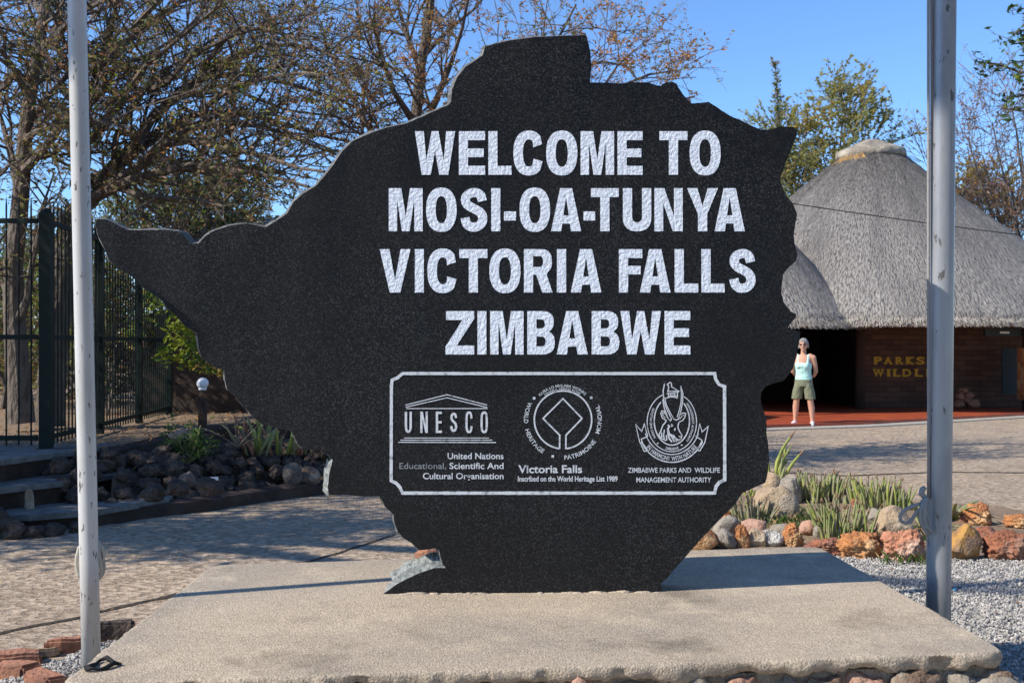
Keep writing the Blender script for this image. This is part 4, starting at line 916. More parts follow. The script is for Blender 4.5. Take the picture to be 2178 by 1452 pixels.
straws(LX, LY, lambda s0: (2.62 * KH - max(0, s0) * .7, EZ + .08 + max(0, s0) * .8 + min(0, s0) * .9, (.6, -.8)), R(180), R(375), 4200, hut)
b = MB()
pr = KZ([(.02, 5.78), (.75, 5.80), (.81, 5.88), (.78, 5.99), (.64, 6.05), (.42, 6.14), (.2, 6.24), (.02, 6.28)])
for k, (r, z) in enumerate(pr):
    for j in range(40):
        a = 2 * math.pi * j / 40; w = .045 * noise.noise(Vector((math.cos(a) * 2, math.sin(a) * 2, z * 3))); b.v.append((HX + math.cos(a) * (r + w), HY + math.sin(a) * (r + w), z + w))
b.f = [(k * 40 + j, k * 40 + (j + 1) % 40, (k + 1) * 40 + (j + 1) % 40, (k + 1) * 40 + j) for k in range(len(pr) - 1) for j in range(40)]; b.mi = [0] * len(b.f)
part(b, 'roof_cap', 'cap', hut, True)
b = MB()                                                    # fresh orange straw sticking out below the cap and along the left slope
for i in range(230):
    if i < 110: a = R(U(200, 246)); s0 = U(.0, .2)
    else: a = R(U(192, 245)); s0 = U(.4, 2.6)
    r = .80 + s0 * .66; z = 6.20 - s0 * .74
    c = Vector((math.cos(a), math.sin(a), 0)); t = Vector((-c.y, c.x, 0)); p = Vector((HX, HY, z)) + c * (r + .05); l = U(.1, .34); w = .004
    q = p + (c * .66 + Vector((0, 0, -.74)) + t * random.gauss(-.1, .5)).normalized() * l + c * .03
    b.add([p - t * w, p + t * w, q + t * w, q - t * w], [(0, 1, 2, 3)])
part(b, 'fresh_straw', 'straw_new', hut)
# walls, posts and floor below the thatch
fl = [(p.x, p.y) for p in (G(1560, 907, .07), G(1640, 903, .07), G(1830, 897, .07), G(1980, 889, .07), G(2178, 878, .07), G(2330, 868, .07))]
b = MB(); b.prism(fl + [(13.5, 31), (1.5, 31), (1.5, 20.2)], -.05, .07); part(b, 'floor', 'red_floor', hut)
b = MB(); fo = [(x + .0, y - .02) for x, y in fl]; b.prism([(x, y - .42) for x, y in fl] + [(x, y + .0) for x, y in fl[::-1]], -.03, .02); part(b, 'threshold', 'kerb', hut)
b = MB(); b.prism([(7.78, 24.95), (12.6, 25.6), (12.6, 25.9), (7.78, 25.3)], .05, 2.7); wall = part(b, 'front_wall', 'hut_wall', hut)
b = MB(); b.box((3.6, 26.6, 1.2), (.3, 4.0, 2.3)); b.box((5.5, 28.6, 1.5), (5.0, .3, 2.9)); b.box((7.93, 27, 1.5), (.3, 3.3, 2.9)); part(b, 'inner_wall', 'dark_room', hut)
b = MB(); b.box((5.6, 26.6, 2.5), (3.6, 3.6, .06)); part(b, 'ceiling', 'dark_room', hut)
for x, y in ((7.62, 24.7), (4.2, 22.0), (11.05, 24.2)):
    b = MB(); b.tube([(x, y, .05), (x, y, 1.2), (x + .02, y, 2.4)], [.11, .10, .10], 12); part(b, 'timber_post', 'dark_wood', hut, True)
b = MB(); b.box((P(2178, 820, 24.1).x + .1, 24.1, .85), (.34, .34, 1.1)); part(b, 'stone_pillar', 'r_orange', hut)
b = MB(); p = P(2150, 790, 24.9); b.box(p, (.40, .04, 1.0)); part(b, 'notice_board', 'board', hut)
b = MB(); p = P(2140, 707, 24.3); b.box(p, (.95, .1, .16)); part(b, 'beam', 'board', hut)
b = MB(); p = P(2137, 707, 24.24); b.box(p, (.2, .012, .04)); part(b, 'tube_light', 'paper', hut)
sd0 = 400
for (px, py, w, h) in ((2040, 858, 24, 14), (2070, 858, 34, 16), (2042, 843, 22, 14), (2062, 840, 22, 14), (2048, 830, 22, 10), (2034, 860, 16, 12), (2055, 850, 20, 12)):
    Y = 24.6; p = P(px, py, Y); sd0 += 1
    rock('rock', (p.x, Y, p.z), (w / 2 / F * Y, .13, h / 2 / F * Y * 1.25), 'brick', 'brown rounded stone in the little pile against the hut wall', 'smooth', sd0, 0, group='stone pile at the hut wall', sub=3)
# yellow slab letters on the wall
def serif_text(s, x0, x1, ybase, cap, Y, parent, slope=0.0):
    b = MB(); v, f = text_pts(s, .035); xs = [q[0] for q in v]; k = (x1 - x0) / (max(xs) - min(xs)); m0 = min(xs); y1 = max(q[1] for q in v)
    pts = []
    for x, y in v:
        px = x0 + (x - m0) * k; py = ybase - y / y1 * cap; pts.append(px_wall(px, py))
    b.add(pts, f); return b
def px_wall(px, py):                                        # a pixel on the front wall face (set 6 mm proud)
    dx = (px - CX) / F; m_ = (25.6 - 24.95) / (12.6 - 7.78); Y = (24.95 - m_ * 7.78) / (1 - m_ * dx) - .006
    return P(px, py, Y)
b = MB()
for s, gl, yb in (('PARKS', ((1859, 1876), (1880, 1898), (1905, 1921), (1927, 1944), (1949, 1967)), 774), ('WILDLIFE', ((1857, 1880), (1887, 1893), (1900, 1916), (1920, 1938), (1946, 1963), (1970, 1976), (1983, 1997), (2002, 2018)), 800)):
    for ch, (x0, x1) in zip(s, gl):
        q = serif_text(ch, x0, x1, yb, 15.5, 0, hut); b.add(q.v, q.f)
        if ch in 'PARKSWILDFE':                              # slab serifs
            for sx in ((x0, x0 + 7), (x1 - 6, x1)) if ch in 'AKRWP' else ((x0 - 1, x0 + 8),) if ch in 'ILDFE' else ():
                for yy in ((yb, yb - 2.6), (yb - 13, yb - 15.5)):
                    if ch == 'A' and yy[0] != yb: continue
                    if ch == 'P' and sx[0] != x0: continue
                    if ch == 'W' and yy[0] == yb: continue
                    if ch == 'R' and sx[0] != x0 and yy[0] != yb: continue
                    b.add([px_wall(sx[0], yy[0]) + Vector((0, -.002, 0)), px_wall(sx[1], yy[0]) + Vector((0, -.002, 0)), px_wall(sx[1], yy[1]) + Vector((0, -.002, 0)), px_wall(sx[0], yy[1]) + Vector((0, -.002, 0))], [(0, 1, 2, 3)])
part(b, 'wall_lettering', 'sign_yellow', hut)

# grey building behind the trees on the left
bl = empty('thatched_building', (-2.5, 19, TZ), 'long low building with grey thatched roof behind the monument on the left', 'building')
b = MB(); b.box((-2.6, 16.1, TZ + .62), (5.4, .35, 1.5)); part(b, 'garden_wall', 'brown_wall', bl)
b = MB(); b.box((-2.4, 20.4, TZ + 1.0), (6.0, 2.6, 2.2)); part(b, 'wall', 'brown_wall', bl)
b = MB()
vs = []; 
for x in np.linspace(-5.9, 1.1, 30):
    for (y, z) in ((18.5, 2.3), (18.5, 2.5), (19.4, 3.2), (20.4, 3.78), (21.4, 3.2), (22.3, 2.5)): vs.append((x, y + .06 * noise.noise(Vector((x, y, 0))), z + .06 * noise.noise(Vector((x * 2, y, 3)))))
b.add(vs, [(i * 6 + k, i * 6 + 6 + k, i * 6 + 7 + k, i * 6 + 1 + k) for i in range(29) for k in range(5)]); part(b, 'roof', 'roof_grey', bl)

b = MB(); q = [P(1300 + 88 * i, 368 + 16.0 * i - .45 * i * i * .6, 17.5) for i in range(-5, 14)]; b.tube(q, .008, 6)
tag(b.build('overhead_cable', 'wire'), 'thin black cable crossing in front of the thatched hut roof', 'cable')

# ------------------------------------------------------------------ person
def capsule_chain(b, pts, rad, n=14):
    pts = [Vector(p) for p in pts]
    b.tube(pts, rad, n)
    for p, r in zip(pts, rad):
        b.lathe([(max(.0001, r * math.sin(math.pi * k / 8)), -r * math.cos(math.pi * k / 8)) for k in range(9)], p, n)
def rings(b, rs, n=24):
    vs = [(cx_ + rx * math.cos(2 * math.pi * j / n), cy_ + ry * math.sin(2 * math.pi * j / n), z) for (z, rx, ry, cx_, cy_) in rs for j in range(n)]
    k = len(rs); b.add(vs, [(i * n + j, i * n + (j + 1) % n, (i + 1) * n + (j + 1) % n, (i + 1) * n + j) for i in range(k - 1) for j in range(n)] + [tuple(range(n - 1, -1, -1)), tuple((k - 1) * n + j for j in range(n))])
def fuse(b, name, m, parent, vox, sm=4):
    o = b.build(name, m); md = o.modifiers.new('r', 'REMESH'); md.mode = 'VOXEL'; md.voxel_size = vox
    s_ = o.modifiers.new('s', 'SMOOTH'); s_.iterations = sm; s_.factor = .5
    bpy.context.view_layer.update(); me = bpy.data.meshes.new_from_object(o.evaluated_get(DEP())); o.modifiers.clear(); o.data = me
    me.polygons.foreach_set('use_smooth', [True] * len(me.polygons)); o.parent = parent; return o
PY = 20.25; pp = G(1709, 905, 0.0); pp = Vector(((1709 - CX) / F * 20.25, 20.25, .02))
per = empty('person', pp, 'person in mint tank top and khaki shorts with arms behind back before the hut', 'person')
b = MB()
for s in (-1, 1):
    capsule_chain(b, [(s * .082, .0, .80), (s * .105, -.005, .62), (s * .122, -.012, .44), (s * .138, .012, .33), (s * .150, .02, .12), (s * .155, .015, .065)], [.068, .074, .052, .056, .036, .034])
    capsule_chain(b, [(s * .155, .02, .045), (s * .168, -.07, .035), (s * .175, -.13, .028)], [.036, .034, .026])
    capsule_chain(b, [(s * .120, .0, 1.245), (s * .172, .005, 1.215), (s * .195, .04, 1.08), (s * .203, .085, .965), (s * .16, .155, .89), (s * .07, .185, .845)], [.045, .050, .042, .038, .030, .024])
    capsule_chain(b, [(s * .07, .185, .845), (s * .025, .195, .815)], [.027, .024])
    for k in range(4): capsule_chain(b, [(s * (.03 - .004 * k), .195 + .006 * k, .83 - .018 * k), (s * -.015, .212, .81 - .018 * k), (s * -.045, .208, .795 - .017 * k)], [.0095, .009, .008], 8)
    capsule_chain(b, [(s * .055, .182, .835), (s * .035, .172, .80), (s * .01, .175, .785)], [.011, .010, .009], 8)
rings(b, [(.74, .135, .10, 0, .01), (.82, .145, .105, 0, .01), (.92, .122, .09, 0, .0), (1.02, .128, .098, 0, -.005), (1.12, .145, .105, 0, -.005), (1.20, .150, .09, 0, .005), (1.25, .11, .07, 0, .01), (1.275, .06, .055, 0, .01)])
capsule_chain(b, [(0, .012, 1.25), (0, .0, 1.33)], [.052, .047])
hz = 1.435
vs = []; n = 20
for k in range(17):
    th = math.pi * k / 16; z = -math.cos(th); r = math.sin(th)
    w = .070 * (1 - .22 * max(0, -z) ** 1.5); d = .088
    for j in range(n):
        a = 2 * math.pi * j / n; x = math.cos(a) * r * w; y = math.sin(a) * r * d - .006
        vs.append((x, y, hz + z * .108))
b.add(vs, [(k * n + j, k * n + (j + 1) % n, (k + 1) * n + (j + 1) % n, (k + 1) * n + j) for k in range(16) for j in range(n)])
capsule_chain(b, [(0, -.082, hz + .012), (0, -.103, hz - .022)], [.009, .014], 8); capsule_chain(b, [(-.016, -.092, hz - .026), (.016, -.092, hz - .026)], [.009, .009], 8)
capsule_chain(b, [(-.02, -.084, hz - .055), (.02, -.084, hz - .055)], [.008, .008], 8); capsule_chain(b, [(0, -.075, hz - .088)], [.022], 8)
for s in (-1, 1): capsule_chain(b, [(s * .070, .005, hz + .01), (s * .070, .008, hz - .02)], [.013, .009], 8)
body = fuse(b, 'body', 'skin', per, .0075, 4)
b = MB()
rings(b, [(.795, .150, .113, 0, .008), (.84, .148, .112, 0, .008), (.92, .134, .102, 0, .0), (1.0, .138, .108, 0, -.008), (1.065, .150, .120, 0, -.016), (1.11, .150, .112, 0, -.008), (1.135, .135, .098, 0, .0)])
for s in (-1, 1):
    capsule_chain(b, [(s * .085, -.075, 1.11), (s * .086, -.062, 1.18), (s * .088, -.02, 1.258), (s * .088, .05, 1.25), (s * .085, .09, 1.16), (s * .08, .095, 1.1)], [.028, .022, .020, .020, .022, .028], 10)
    capsule_chain(b, [(s * .06, -.088, 1.065)], [.052], 12)
fuse(b, 'tank_top', 'mint', per, .0075, 3)
b = MB()
rings(b, [(.70, .150, .118, 0, .01), (.76, .160, .124, 0, .012), (.80, .157, .120, 0, .012), (.832, .152, .115, 0, .01)])
for s in (-1, 1): rings(b, [(.475, .092, .090, s * .118, .0), (.52, .093, .092, s * .114, .0), (.62, .092, .100, s * .100, .003), (.72, .086, .108, s * .078, .008), (.76, .080, .105, s * .07, .01)])
fuse(b, 'shorts', 'khaki', per, .0085, 2)
b = MB(); rings(b, [(.845, .148, .112, 0, .01), (.868, .148, .112, 0, .01)])
b = MB(); rd = random.Random(3)
for i in range(120):
    th = rd.uniform(0, 2 * math.pi); z = rd.uniform(-.35, 1.0); r = math.sqrt(max(0, 1 - z * z)); x = math.cos(th) * r; y = math.sin(th) * r
    if y < -.35 and z < .48: continue
    p = Vector((x * .074, y * .090, hz + z * .112 + .006)); capsule_chain(b, [p, p + Vector((x * .012, y * .010, -.014))], [.020, .013], 8)
fuse(b, 'hair', 'hair', per, .0065, 2)
b = MB()
for s in (-1, 1): b.lathe([(.0001, -.004), (.020, -.004), (.022, 0), (.020, .004), (.0001, .004)], (0, 0, 0), 14); 
v = []
k5 = len(b.v) // 2
for i, (x, y, z) in enumerate(b.v):
    s = -1 if i < k5 else 1; v.append((s * .028 + x * 1.15, -.090 + z + abs(s * .028 + x) * .12, hz + .014 + y * .85))
b.v = v; b.box((0, -.093, hz + .018), (.016, .006, .006))
for s in (-1, 1): b.box((s * .066, -.045, hz + .016), (.004, .085, .006))
sg = b.build('sunglasses', 'glasses', per)
for s in (-1, 1):
    b = MB(); capsule_chain(b, [(s * .152, .035, .042), (s * .160, -.03, .038), (s * .170, -.09, .030), (s * .176, -.135, .026)], [.042, .043, .041, .032], 12); fuse(b, 'shoe', 'white_shoe', per, .008, 2)
per.rotation_euler.z = R(-24)

# ------------------------------------------------------------------ trees
def tube_fast(V, Fc, pts, r0, r1, n):
    k = len(pts); o = len(V); t = (pts[-1] - pts[0]); t = t.normalized() if t.length > 1e-6 else Vector((0, 0, 1))
    a = t.orthogonal().normalized(); c = t.cross(a)
    ring = [(a * math.cos(2 * math.pi * j / n) + c * math.sin(2 * math.pi * j / n)) for j in range(n)]
    for i, p in enumerate(pts):
        r = r0 + (r1 - r0) * i / (k - 1)
        for q in ring: V.append((p.x + q.x * r, p.y + q.y * r, p.z + q.z * r))
    for i in range(k - 1):
        for j in range(n):
            Fc.append((o + i * n + j, o + i * n + (j + 1) % n, o + (i + 1) * n + (j + 1) % n, o + (i + 1) * n + j))
class Tree:
    def __init__(s, name, base, label, cat='tree', group=None, bark='bark', leaves=(('lf_olive', 1),), lsize=.035, seed=1):
        s.e = empty(name, base, label, cat, group); s.V = []; s.F = []; s.tV = []; s.tF = []; s.L = []; s.rd = random.Random(seed); s.np = np.random.default_rng(seed)
        s.bark = bark; s.lv = leaves; s.ls = lsize
    def rv(s): return Vector((s.rd.gauss(0, 1), s.rd.gauss(0, 1), s.rd.gauss(0, 1))).normalized()
    def limb(s, pts, r0, r1, n=7):
        pts = [Vector(p) for p in pts]; q = resample(pts, .35); k = len(q)
        for i in range(1, k - 1): q[i] = (q[i - 1] + q[i] * 2 + q[i + 1]) / 4 + s.rv() * .02
        rr = [r0 + (r1 - r0) * (i / (k - 1)) ** .8 for i in range(k)]
        b = MB(); b.tube(q, rr, n, 0, False); o = len(s.V); s.V += b.v; s.F += [tuple(x + o for x in f) for f in b.f]
        return q, rr
    def twig(s, p, d, l, r, lev, bias, lpt, wander=.25):
        n = 4 if lev else 3; pts = [p]; dd = d
        for i in range(n):
            dd = (dd + s.rv() * wander + bias * .12).normalized(); pts.append(pts[-1] + dd * (l / n))
        tube_fast(s.tV, s.tF, pts, r, r * .45, 4 if lev > 1 else 3)
        if lev == 0 or lpt > 0:
            for _ in range(np.random.default_rng(s.rd.randrange(1 << 30)).poisson(lpt if lev == 0 else lpt * .5)):
                t = s.rd.random(); i = min(n - 1, int(t * n)); s.L.append(pts[i].lerp(pts[i + 1], t * n - i) + s.rv() * .03)
        if lev > 0:
            for _ in range(s.rd.randint(3, 5) if lev > 1 else s.rd.randint(3, 4)):
                t = s.rd.uniform(.2, 1); i = min(n - 1, int(t * n)); q = pts[i].lerp(pts[i + 1], t * n - i)
                a = (pts[i + 1] - pts[i]).normalized(); nd = (a * s.rd.uniform(.4, .9) + s.rv() * .75 + bias * .25).normalized()
                s.twig(q, nd, l * s.rd.uniform(.4, .65), r * .55, lev - 1, bias, lpt, wander)
    def sprout(s, limb, dens, l, lev=2, t0=.2, bias=Vector((0, 0, 1)), lpt=2, wander=.25, rmax=.022):
        q, rr = limb; k = len(q); L = sum((q[i + 1] - q[i]).length for i in range(k - 1))
        for _ in range(int(L * dens)):
            t = s.rd.uniform(t0, 1) * (k - 1); i = min(k - 2, int(t)); p = q[i].lerp(q[i + 1], t - i)
            a = (q[i + 1] - q[i]).normalized(); d = (a * .6 + s.rv() * .8 + bias * .35).normalized()
            s.twig(p, d, l * s.rd.uniform(.5, 1.3), min(rmax, rr[i] * .5), lev, bias, lpt, wander)
    def cloud(s, c, r, n):                                  # loose leaves filling a clump
        for _ in range(n):
            v = s.rv() * (s.rd.random() ** .45); s.L.append(Vector((c[0] + v.x * r[0], c[1] + v.y * r[1], c[2] + v.z * r[2])))
    def done(s):
        def mk(name, V, Fc, m):
            me = bpy.data.meshes.new(name); me.from_pydata(V, [], Fc); me.materials.append(M[m]); me.update(); o = bpy.data.objects.new(name, me); COL.objects.link(o); keep(o, s.e)
        if s.V: mk('trunk', s.V, s.F, s.bark)
        if s.tV: mk('twigs', s.tV, s.tF, s.bark)
        if s.L:
            C = np.array([tuple(p) for p in s.L]); n = len(C); g = s.np
            a = g.normal(size=(n, 3)); a[:, 2] *= .6; a /= np.linalg.norm(a, axis=1)[:, None]
            c = np.cross(a, g.normal(size=(n, 3))); c /= np.linalg.norm(c, axis=1)[:, None]; d = np.cross(a, c)
            sz = s.ls * g.uniform(.55, 1.25, (n, 1)); w = sz * g.uniform(.3, .5, (n, 1))
            v = np.stack([C - a * sz * .5, C + c * w * .5 + d * w * .12, C + a * sz * .5, C - c * w * .5 + d * w * .12], 1).reshape(-1, 3)
            f = np.arange(4 * n).reshape(n, 4)
            me = bpy.data.meshes.new('crown'); me.from_pydata(v.tolist(), [], f.tolist())
            for m, _ in s.lv: me.materials.append(M[m])
            pr = np.array([x for _, x in s.lv], float); pr /= pr.sum()
            # neighbouring leaves share a colour more often than not
            ph = np.array([noise.noise(Vector(p) * 1.3) for p in C]) * .9 + g.uniform(0, 1, n); ph = np.argsort(np.argsort(ph)) / n
            me.polygons.foreach_set('material_index', np.searchsorted(np.cumsum(pr), ph).clip(0, len(pr) - 1)); me.update()
            o = bpy.data.objects.new('crown', me); COL.objects.link(o); keep(o, s.e)
UP = Vector((0, 0, 1))
MIX_L = (('lf_olive', 6), ('lf_brown', 4), ('lf_pink', 1.2), ('lf_dark', 2), ('lf_orange', .35), ('lf_lime', .8))
def pl(pts, Y, dy=0):
    return [P(x, y, Y + dy * i / max(1, len(pts) - 1)) for i, (x, y) in enumerate(pts)]

# leaning many-limbed tree whose boughs arch to the right
T = Tree('bare_tree', (-5.25, 12.9, TZ), 'leaning brown tree beside the corner post whose long boughs arch over the monument', 'tree', None, 'bark', MIX_L, .058, 11)
Y = 12.9
tr = T.limb(pl([(106, 905), (112, 800), (122, 700), (133, 600), (146, 500), (165, 440)], Y), .17, .13, 10)
boughs = [([(160,450),(195,430),(215,400),(245,350),(290,310),(320,250),(355,215),(420,165),(480,110)], 1.0, .10),
 ([(165,440),(200,418),(240,395),(300,350),(345,310),(390,270),(470,255),(560,262),(640,300),(740,338)], -.6, .085),
 ([(185,425),(215,415),(280,385),(350,355),(420,350),(470,355),(540,368),(600,370),(670,402)], -1.4, .075),
 ([(290,310),(320,240),(370,200),(430,170),(520,120),(620,70)], 2.2, .07),
 ([(330,330),(350,245),(430,235),(520,230),(600,260),(700,300),(790,310)], .8, .06),
 ([(345,310),(400,290),(470,310),(560,335),(640,362),(690,365)], -2.0, .05),
 ([(165,440),(185,330),(180,250),(200,150),(235,50),(270,-60)], .6, .09),
 ([(190,300),(260,220),(300,140),(380,70),(470,10)], -1.5, .06),
 ([(180,250),(130,180),(90,100),(40,40)], 1.5, .06),
 ([(330,250),(450,140),(560,90),(680,100),(760,150)], 2.6, .055),
 ([(420,165),(520,150),(620,170),(720,210),(800,250)], 1.6, .045),
 ([(200,150),(300,60),(420,-20),(540,-60)], 2.5, .055),
 ([(430,235),(500,180),(600,150),(700,160)], -2.4, .04),
 ([(240,395),(290,420),(350,430),(420,420),(480,440)], -1.8, .045)]
for pts, dy, r0 in boughs:
    lb = T.limb(pl(pts, Y, dy), r0, .014, 6); T.sprout(lb, 3.8, 1.05, 2, .15, UP * .35, 6.0, .3)
    lb = T.limb(pl([(x + U(-60, 30), y + U(-60, 10)) for x, y in pts[1:]], Y, -dy + 1.5), r0 * .6, .012, 5); T.sprout(lb, 2.6, 1.0, 2, .1, UP * .35, 6.5, .3)
T.done()
# tree A by the left edge
T = Tree('bare_tree', (-5.45, 12.5, TZ), 'upright brown tree at the left picture edge behind the green fence', 'tree', None, 'bark_pale', MIX_L, .06, 12)
Y = 12.5
tr = T.limb(pl([(46, 900), (44, 800), (36, 720), (24, 640), (30, 560), (38, 470), (44, 380), (46, 290), (58, 200), (70, 120), (92, 30), (110, -80)], Y), .15, .05, 10)
for pts, dy, r0 in [([(40,400),(20,340),(6,270),(-20,180)], .6, .06), ([(45,370),(80,330),(110,300),(150,240),(180,170)], -.8, .06), ([(46,290),(90,220),(150,150),(220,100),(300,70)], 1.2, .05), ([(58,200),(20,130),(-20,80)], -1, .05), ([(70,120),(130,60),(210,10),(300,-40)], -1.4, .05), ([(92,30),(40,-30),(0,-90)], 1, .04), ([(50,300),(110,260),(200,250),(280,270)], -1.6, .04), ([(60,190),(160,120),(260,140),(360,110)], 2, .04), ([(30,700),(60,640),(70,560),(84,480),(100,420)], -.4, .06), ([(24,640),(-10,560),(-40,470)], .5, .05)]:
    lb = T.limb(pl(pts, Y, dy), r0, .013, 6); T.sprout(lb, 6.5, .95, 2, .12, UP * .35, 6.0, .3)
T.sprout(tr, 1.2, 1.0, 2, .45, UP * .3, 1.3, .3)
T.done()
# orange leaved tree behind the monument
T = Tree('orange_leaved_tree', (-1.45, 13.4, 0), 'thin tree with orange brown leaves rising behind the top of the monument', 'tree', None, 'bark', (('lf_orange', 4), ('lf_brown', 3), ('lf_olive', 3), ('lf_pink', 1)), .06, 13)
Y = 13.4
tr = T.limb(pl([(850, 1000), (862, 700), (868, 500), (872, 330), (880, 250), (895, 150), (905, 70), (920, -40)], Y), .14, .05, 9)
for pts, dy, r0 in [([(868,420),(820,330),(770,250),(730,170),(690,90)], 1, .06), ([(872,330),(930,220),(960,140),(980,60),(1000,-20)], -1, .06), ([(880,260),(830,200),(800,120),(790,40)], -1.2, .05), ([(870,430),(960,330),(1060,240),(1150,150),(1210,50),(1225,10)], 1.2, .06), ([(870,440),(930,370),(1000,300),(1100,200),(1200,150),(1290,120),(1330,140)], 1.5, .045), ([(870,440),(930,370),(1050,330),(1180,260),(1290,200),(1390,150),(1440,150)], .5, .045), ([(870,440),(930,370),(1150,300),(1290,260),(1400,230),(1478,205)], -.5, .04), ([(895,150),(860,80),(840,0),(830,-60)], .8, .04), ([(900,120),(950,60),(1010,20),(1050,-30)], 1.4, .04), ([(870,440),(930,370),(1080,230),(1120,130),(1160,70)], -.5, .04), ([(872,340),(800,300),(740,270)], -.7, .05), ([(1100,260),(1290,200),(1320,130),(1340,115)], .3, .025), ([(880,280),(900,230),(860,160)], -1.5, .04)]:
    lb = T.limb(pl(pts, Y, dy), r0, .012, 6); T.sprout(lb, 4.0, .9, 2, .2, UP * .45, 6.0, .3)
rd = random.Random(8)
for i in range(12):  # unseen low boughs added behind the monument to shade the road
    c = P(rd.uniform(880, 1600), rd.uniform(430, 640), 13.6 + rd.uniform(-1.2, 1.4)); lb = T.limb([P(866, 560, 13.4), P(866, 560, 13.4).lerp(c, .5) + UP * .25, c], .04, .01, 5)
    T.sprout(lb, 3, .5, 1, .4, UP * .2, 5, .3); T.cloud(c, (.75, .7, .28), 260)
T.done()
def bush_tree(name, px, py_base, Y, clumps, label, leaves, lsize, seed, trunk=.09, dens=1.0, twl=.8, cat='tree', lpt=5, zb=None, group=None):
    base = P(px, py_base, Y); 
    if zb is not None: base.z = zb
    T = Tree(name, base, label, cat, group, 'bark', leaves, lsize, seed)
    for (x, y, rx, ry, dy) in clumps:
        c = P(x, y, Y + dy); k = (Y + dy) / F; top = c + Vector((0, 0, ry * k * .5))
        lb = T.limb([base + Vector((T.rd.uniform(-.1, .1), T.rd.uniform(-.1, .1), 0)), base.lerp(c, .5) + T.rv() * .15, c], trunk, .02, 6)
        n = int(26 * dens)
        for _ in range(n):
            v = T.rv() * (T.rd.random() ** .4) * .85; p = c + Vector((v.x * rx * k, v.y * rx * k * .9, v.z * ry * k))
            T.twig(p, (Vector((v.x, v.y, v.z)) + UP * .4).normalized(), twl * T.rd.uniform(.5, 1.1), .012, 1, UP * .4, lpt, .3)
    T.done()
M['lf_pale'] = leafmat('pale_leaf', (0.36, 0.36, 0.11), .5)
GY = (('lf_olive', 2.5), ('lf_pale', 5), ('lf_yellow', 2))
bush_tree('leafy_tree', 1740, 720, 31, [(1720,330,70,60,0),(1790,270,70,60,1),(1690,390,50,50,-1),(1760,370,60,50,0),(1800,230,35,45,1),(1670,300,40,50,0),(1840,300,50,40,1),(1700,440,60,50,0),(1640,360,60,60,0)], 'yellow green leafy tree directly behind the left side of the hut roof', GY, .13, 21, .09, 1.5, 1.05, lpt=11, zb=0)
T = Tree('slender_sapling', (P(1655, 700, 29).x, 29, 0), 'slender spire of a leafy shoot standing above the monument right shoulder', 'tree', None, 'bark', (('lf_green', 3), ('lf_olive', 3), ('lf_mauve', 1)), .12, 22)
lb = T.limb(pl([(1662, 735), (1660, 500), (1657, 300), (1652, 200), (1648, 130)], 29), .05, .008, 6)
q, rr = lb
for _ in range(230):
    t = T.rd.uniform(.5, .995); i = int(t * (len(q) - 1)); T.twig(q[i].lerp(q[i + 1], t * (len(q) - 1) - i), (T.rv() + UP * .9).normalized(), .34 * (1.5 - t), .006, 0, UP, 3, .2)
T.done()
bush_tree('mauve_tree', 2230, 720, 33, [(2150,200,60,50,0),(2110,260,60,60,0),(2090,330,55,50,1),(2170,300,60,60,-1),(2060,300,40,40,0),(2150,400,60,60,0),(2200,450,60,60,0),(2230,300,60,80,0),(2100,420,50,40,1),(1975,350,25,45,0)], 'half bare tree with mauve leaves behind the right slope of the hut roof', (('lf_mauve', 5), ('lf_brown', 2), ('lf_pink', 1)), .12, 23, .11, 1.0, 1.5, lpt=2.2, zb=0)
bush_tree('yellow_bush', 2080, 700, 36, [(2080,410,45,35,0),(2050,430,35,30,1),(2110,440,35,30,0)], 'golden yellow leafed tree low behind the hut beside the thick pole', (('lf_yellow', 4), ('lf_lime', 1), ('lf_brown', 1)), .16, 24, .08, 1.4, 1.0, lpt=11, zb=0)
bush_tree('brown_thicket', 2180, 720, 34, [(2100,500,60,40,0),(2160,520,60,50,0),(2060,470,40,30,1),(2200,560,60,60,0),(2150,460,50,40,-1),(2030,440,30,40,0),(2240,500,60,60,0)], 'dense brown twiggy thicket behind the right end of the hut roof', (('lf_brown', 4), ('lf_mauve', 2), ('lf_orange', 1)), .11, 25, .09, 1.7, 1.3, lpt=3, zb=0)
T = Tree('dark_leaved_tree', (8.6, 14.2, 0), 'green leaved bough hanging into the top right corner from a tree outside', 'tree', None, 'bark', (('lf_green', 4), ('lf_dark', 3), ('lf_lime', 1)), .095, 26)
tr = T.limb([(8.6, 14.2, -.05), (8.5, 14.2, 2), (8.3, 14.1, 4.2), (8.4, 14.0, 6.4)], .16, .06, 9)
for pts in ([(2320,-60),(2230,40),(2180,90),(2165,60),(2150,80)], [(2320,120),(2220,150),(2170,170),(2120,128),(2085,132)], [(2300,60),(2200,90),(2150,95)], [(2330,250),(2230,250),(2170,240),(2130,230)], [(2260,180),(2190,200),(2140,210)], [(2340,60),(2230,0),(2170,20)], [(2330,160),(2240,130),(2180,125),(2145,135)]):
    st = P(*pts[0], 14.0); T.limb([(8.38, 14.03, max(3.6, st.z + .5)), st.lerp(Vector((8.38, 14.03, st.z + .4)), .4), st], .035, .028, 5)
    lb = T.limb(pl(pts, 14.0), .028, .008, 5); T.sprout(lb, 7, .25, 1, .45, UP * -.3, 2.2, .3, .006)
lb = T.limb([(8.4, 14.0, 5.0), (8.0, 14.0, 4.9)], .04, .03, 5)
T.done()
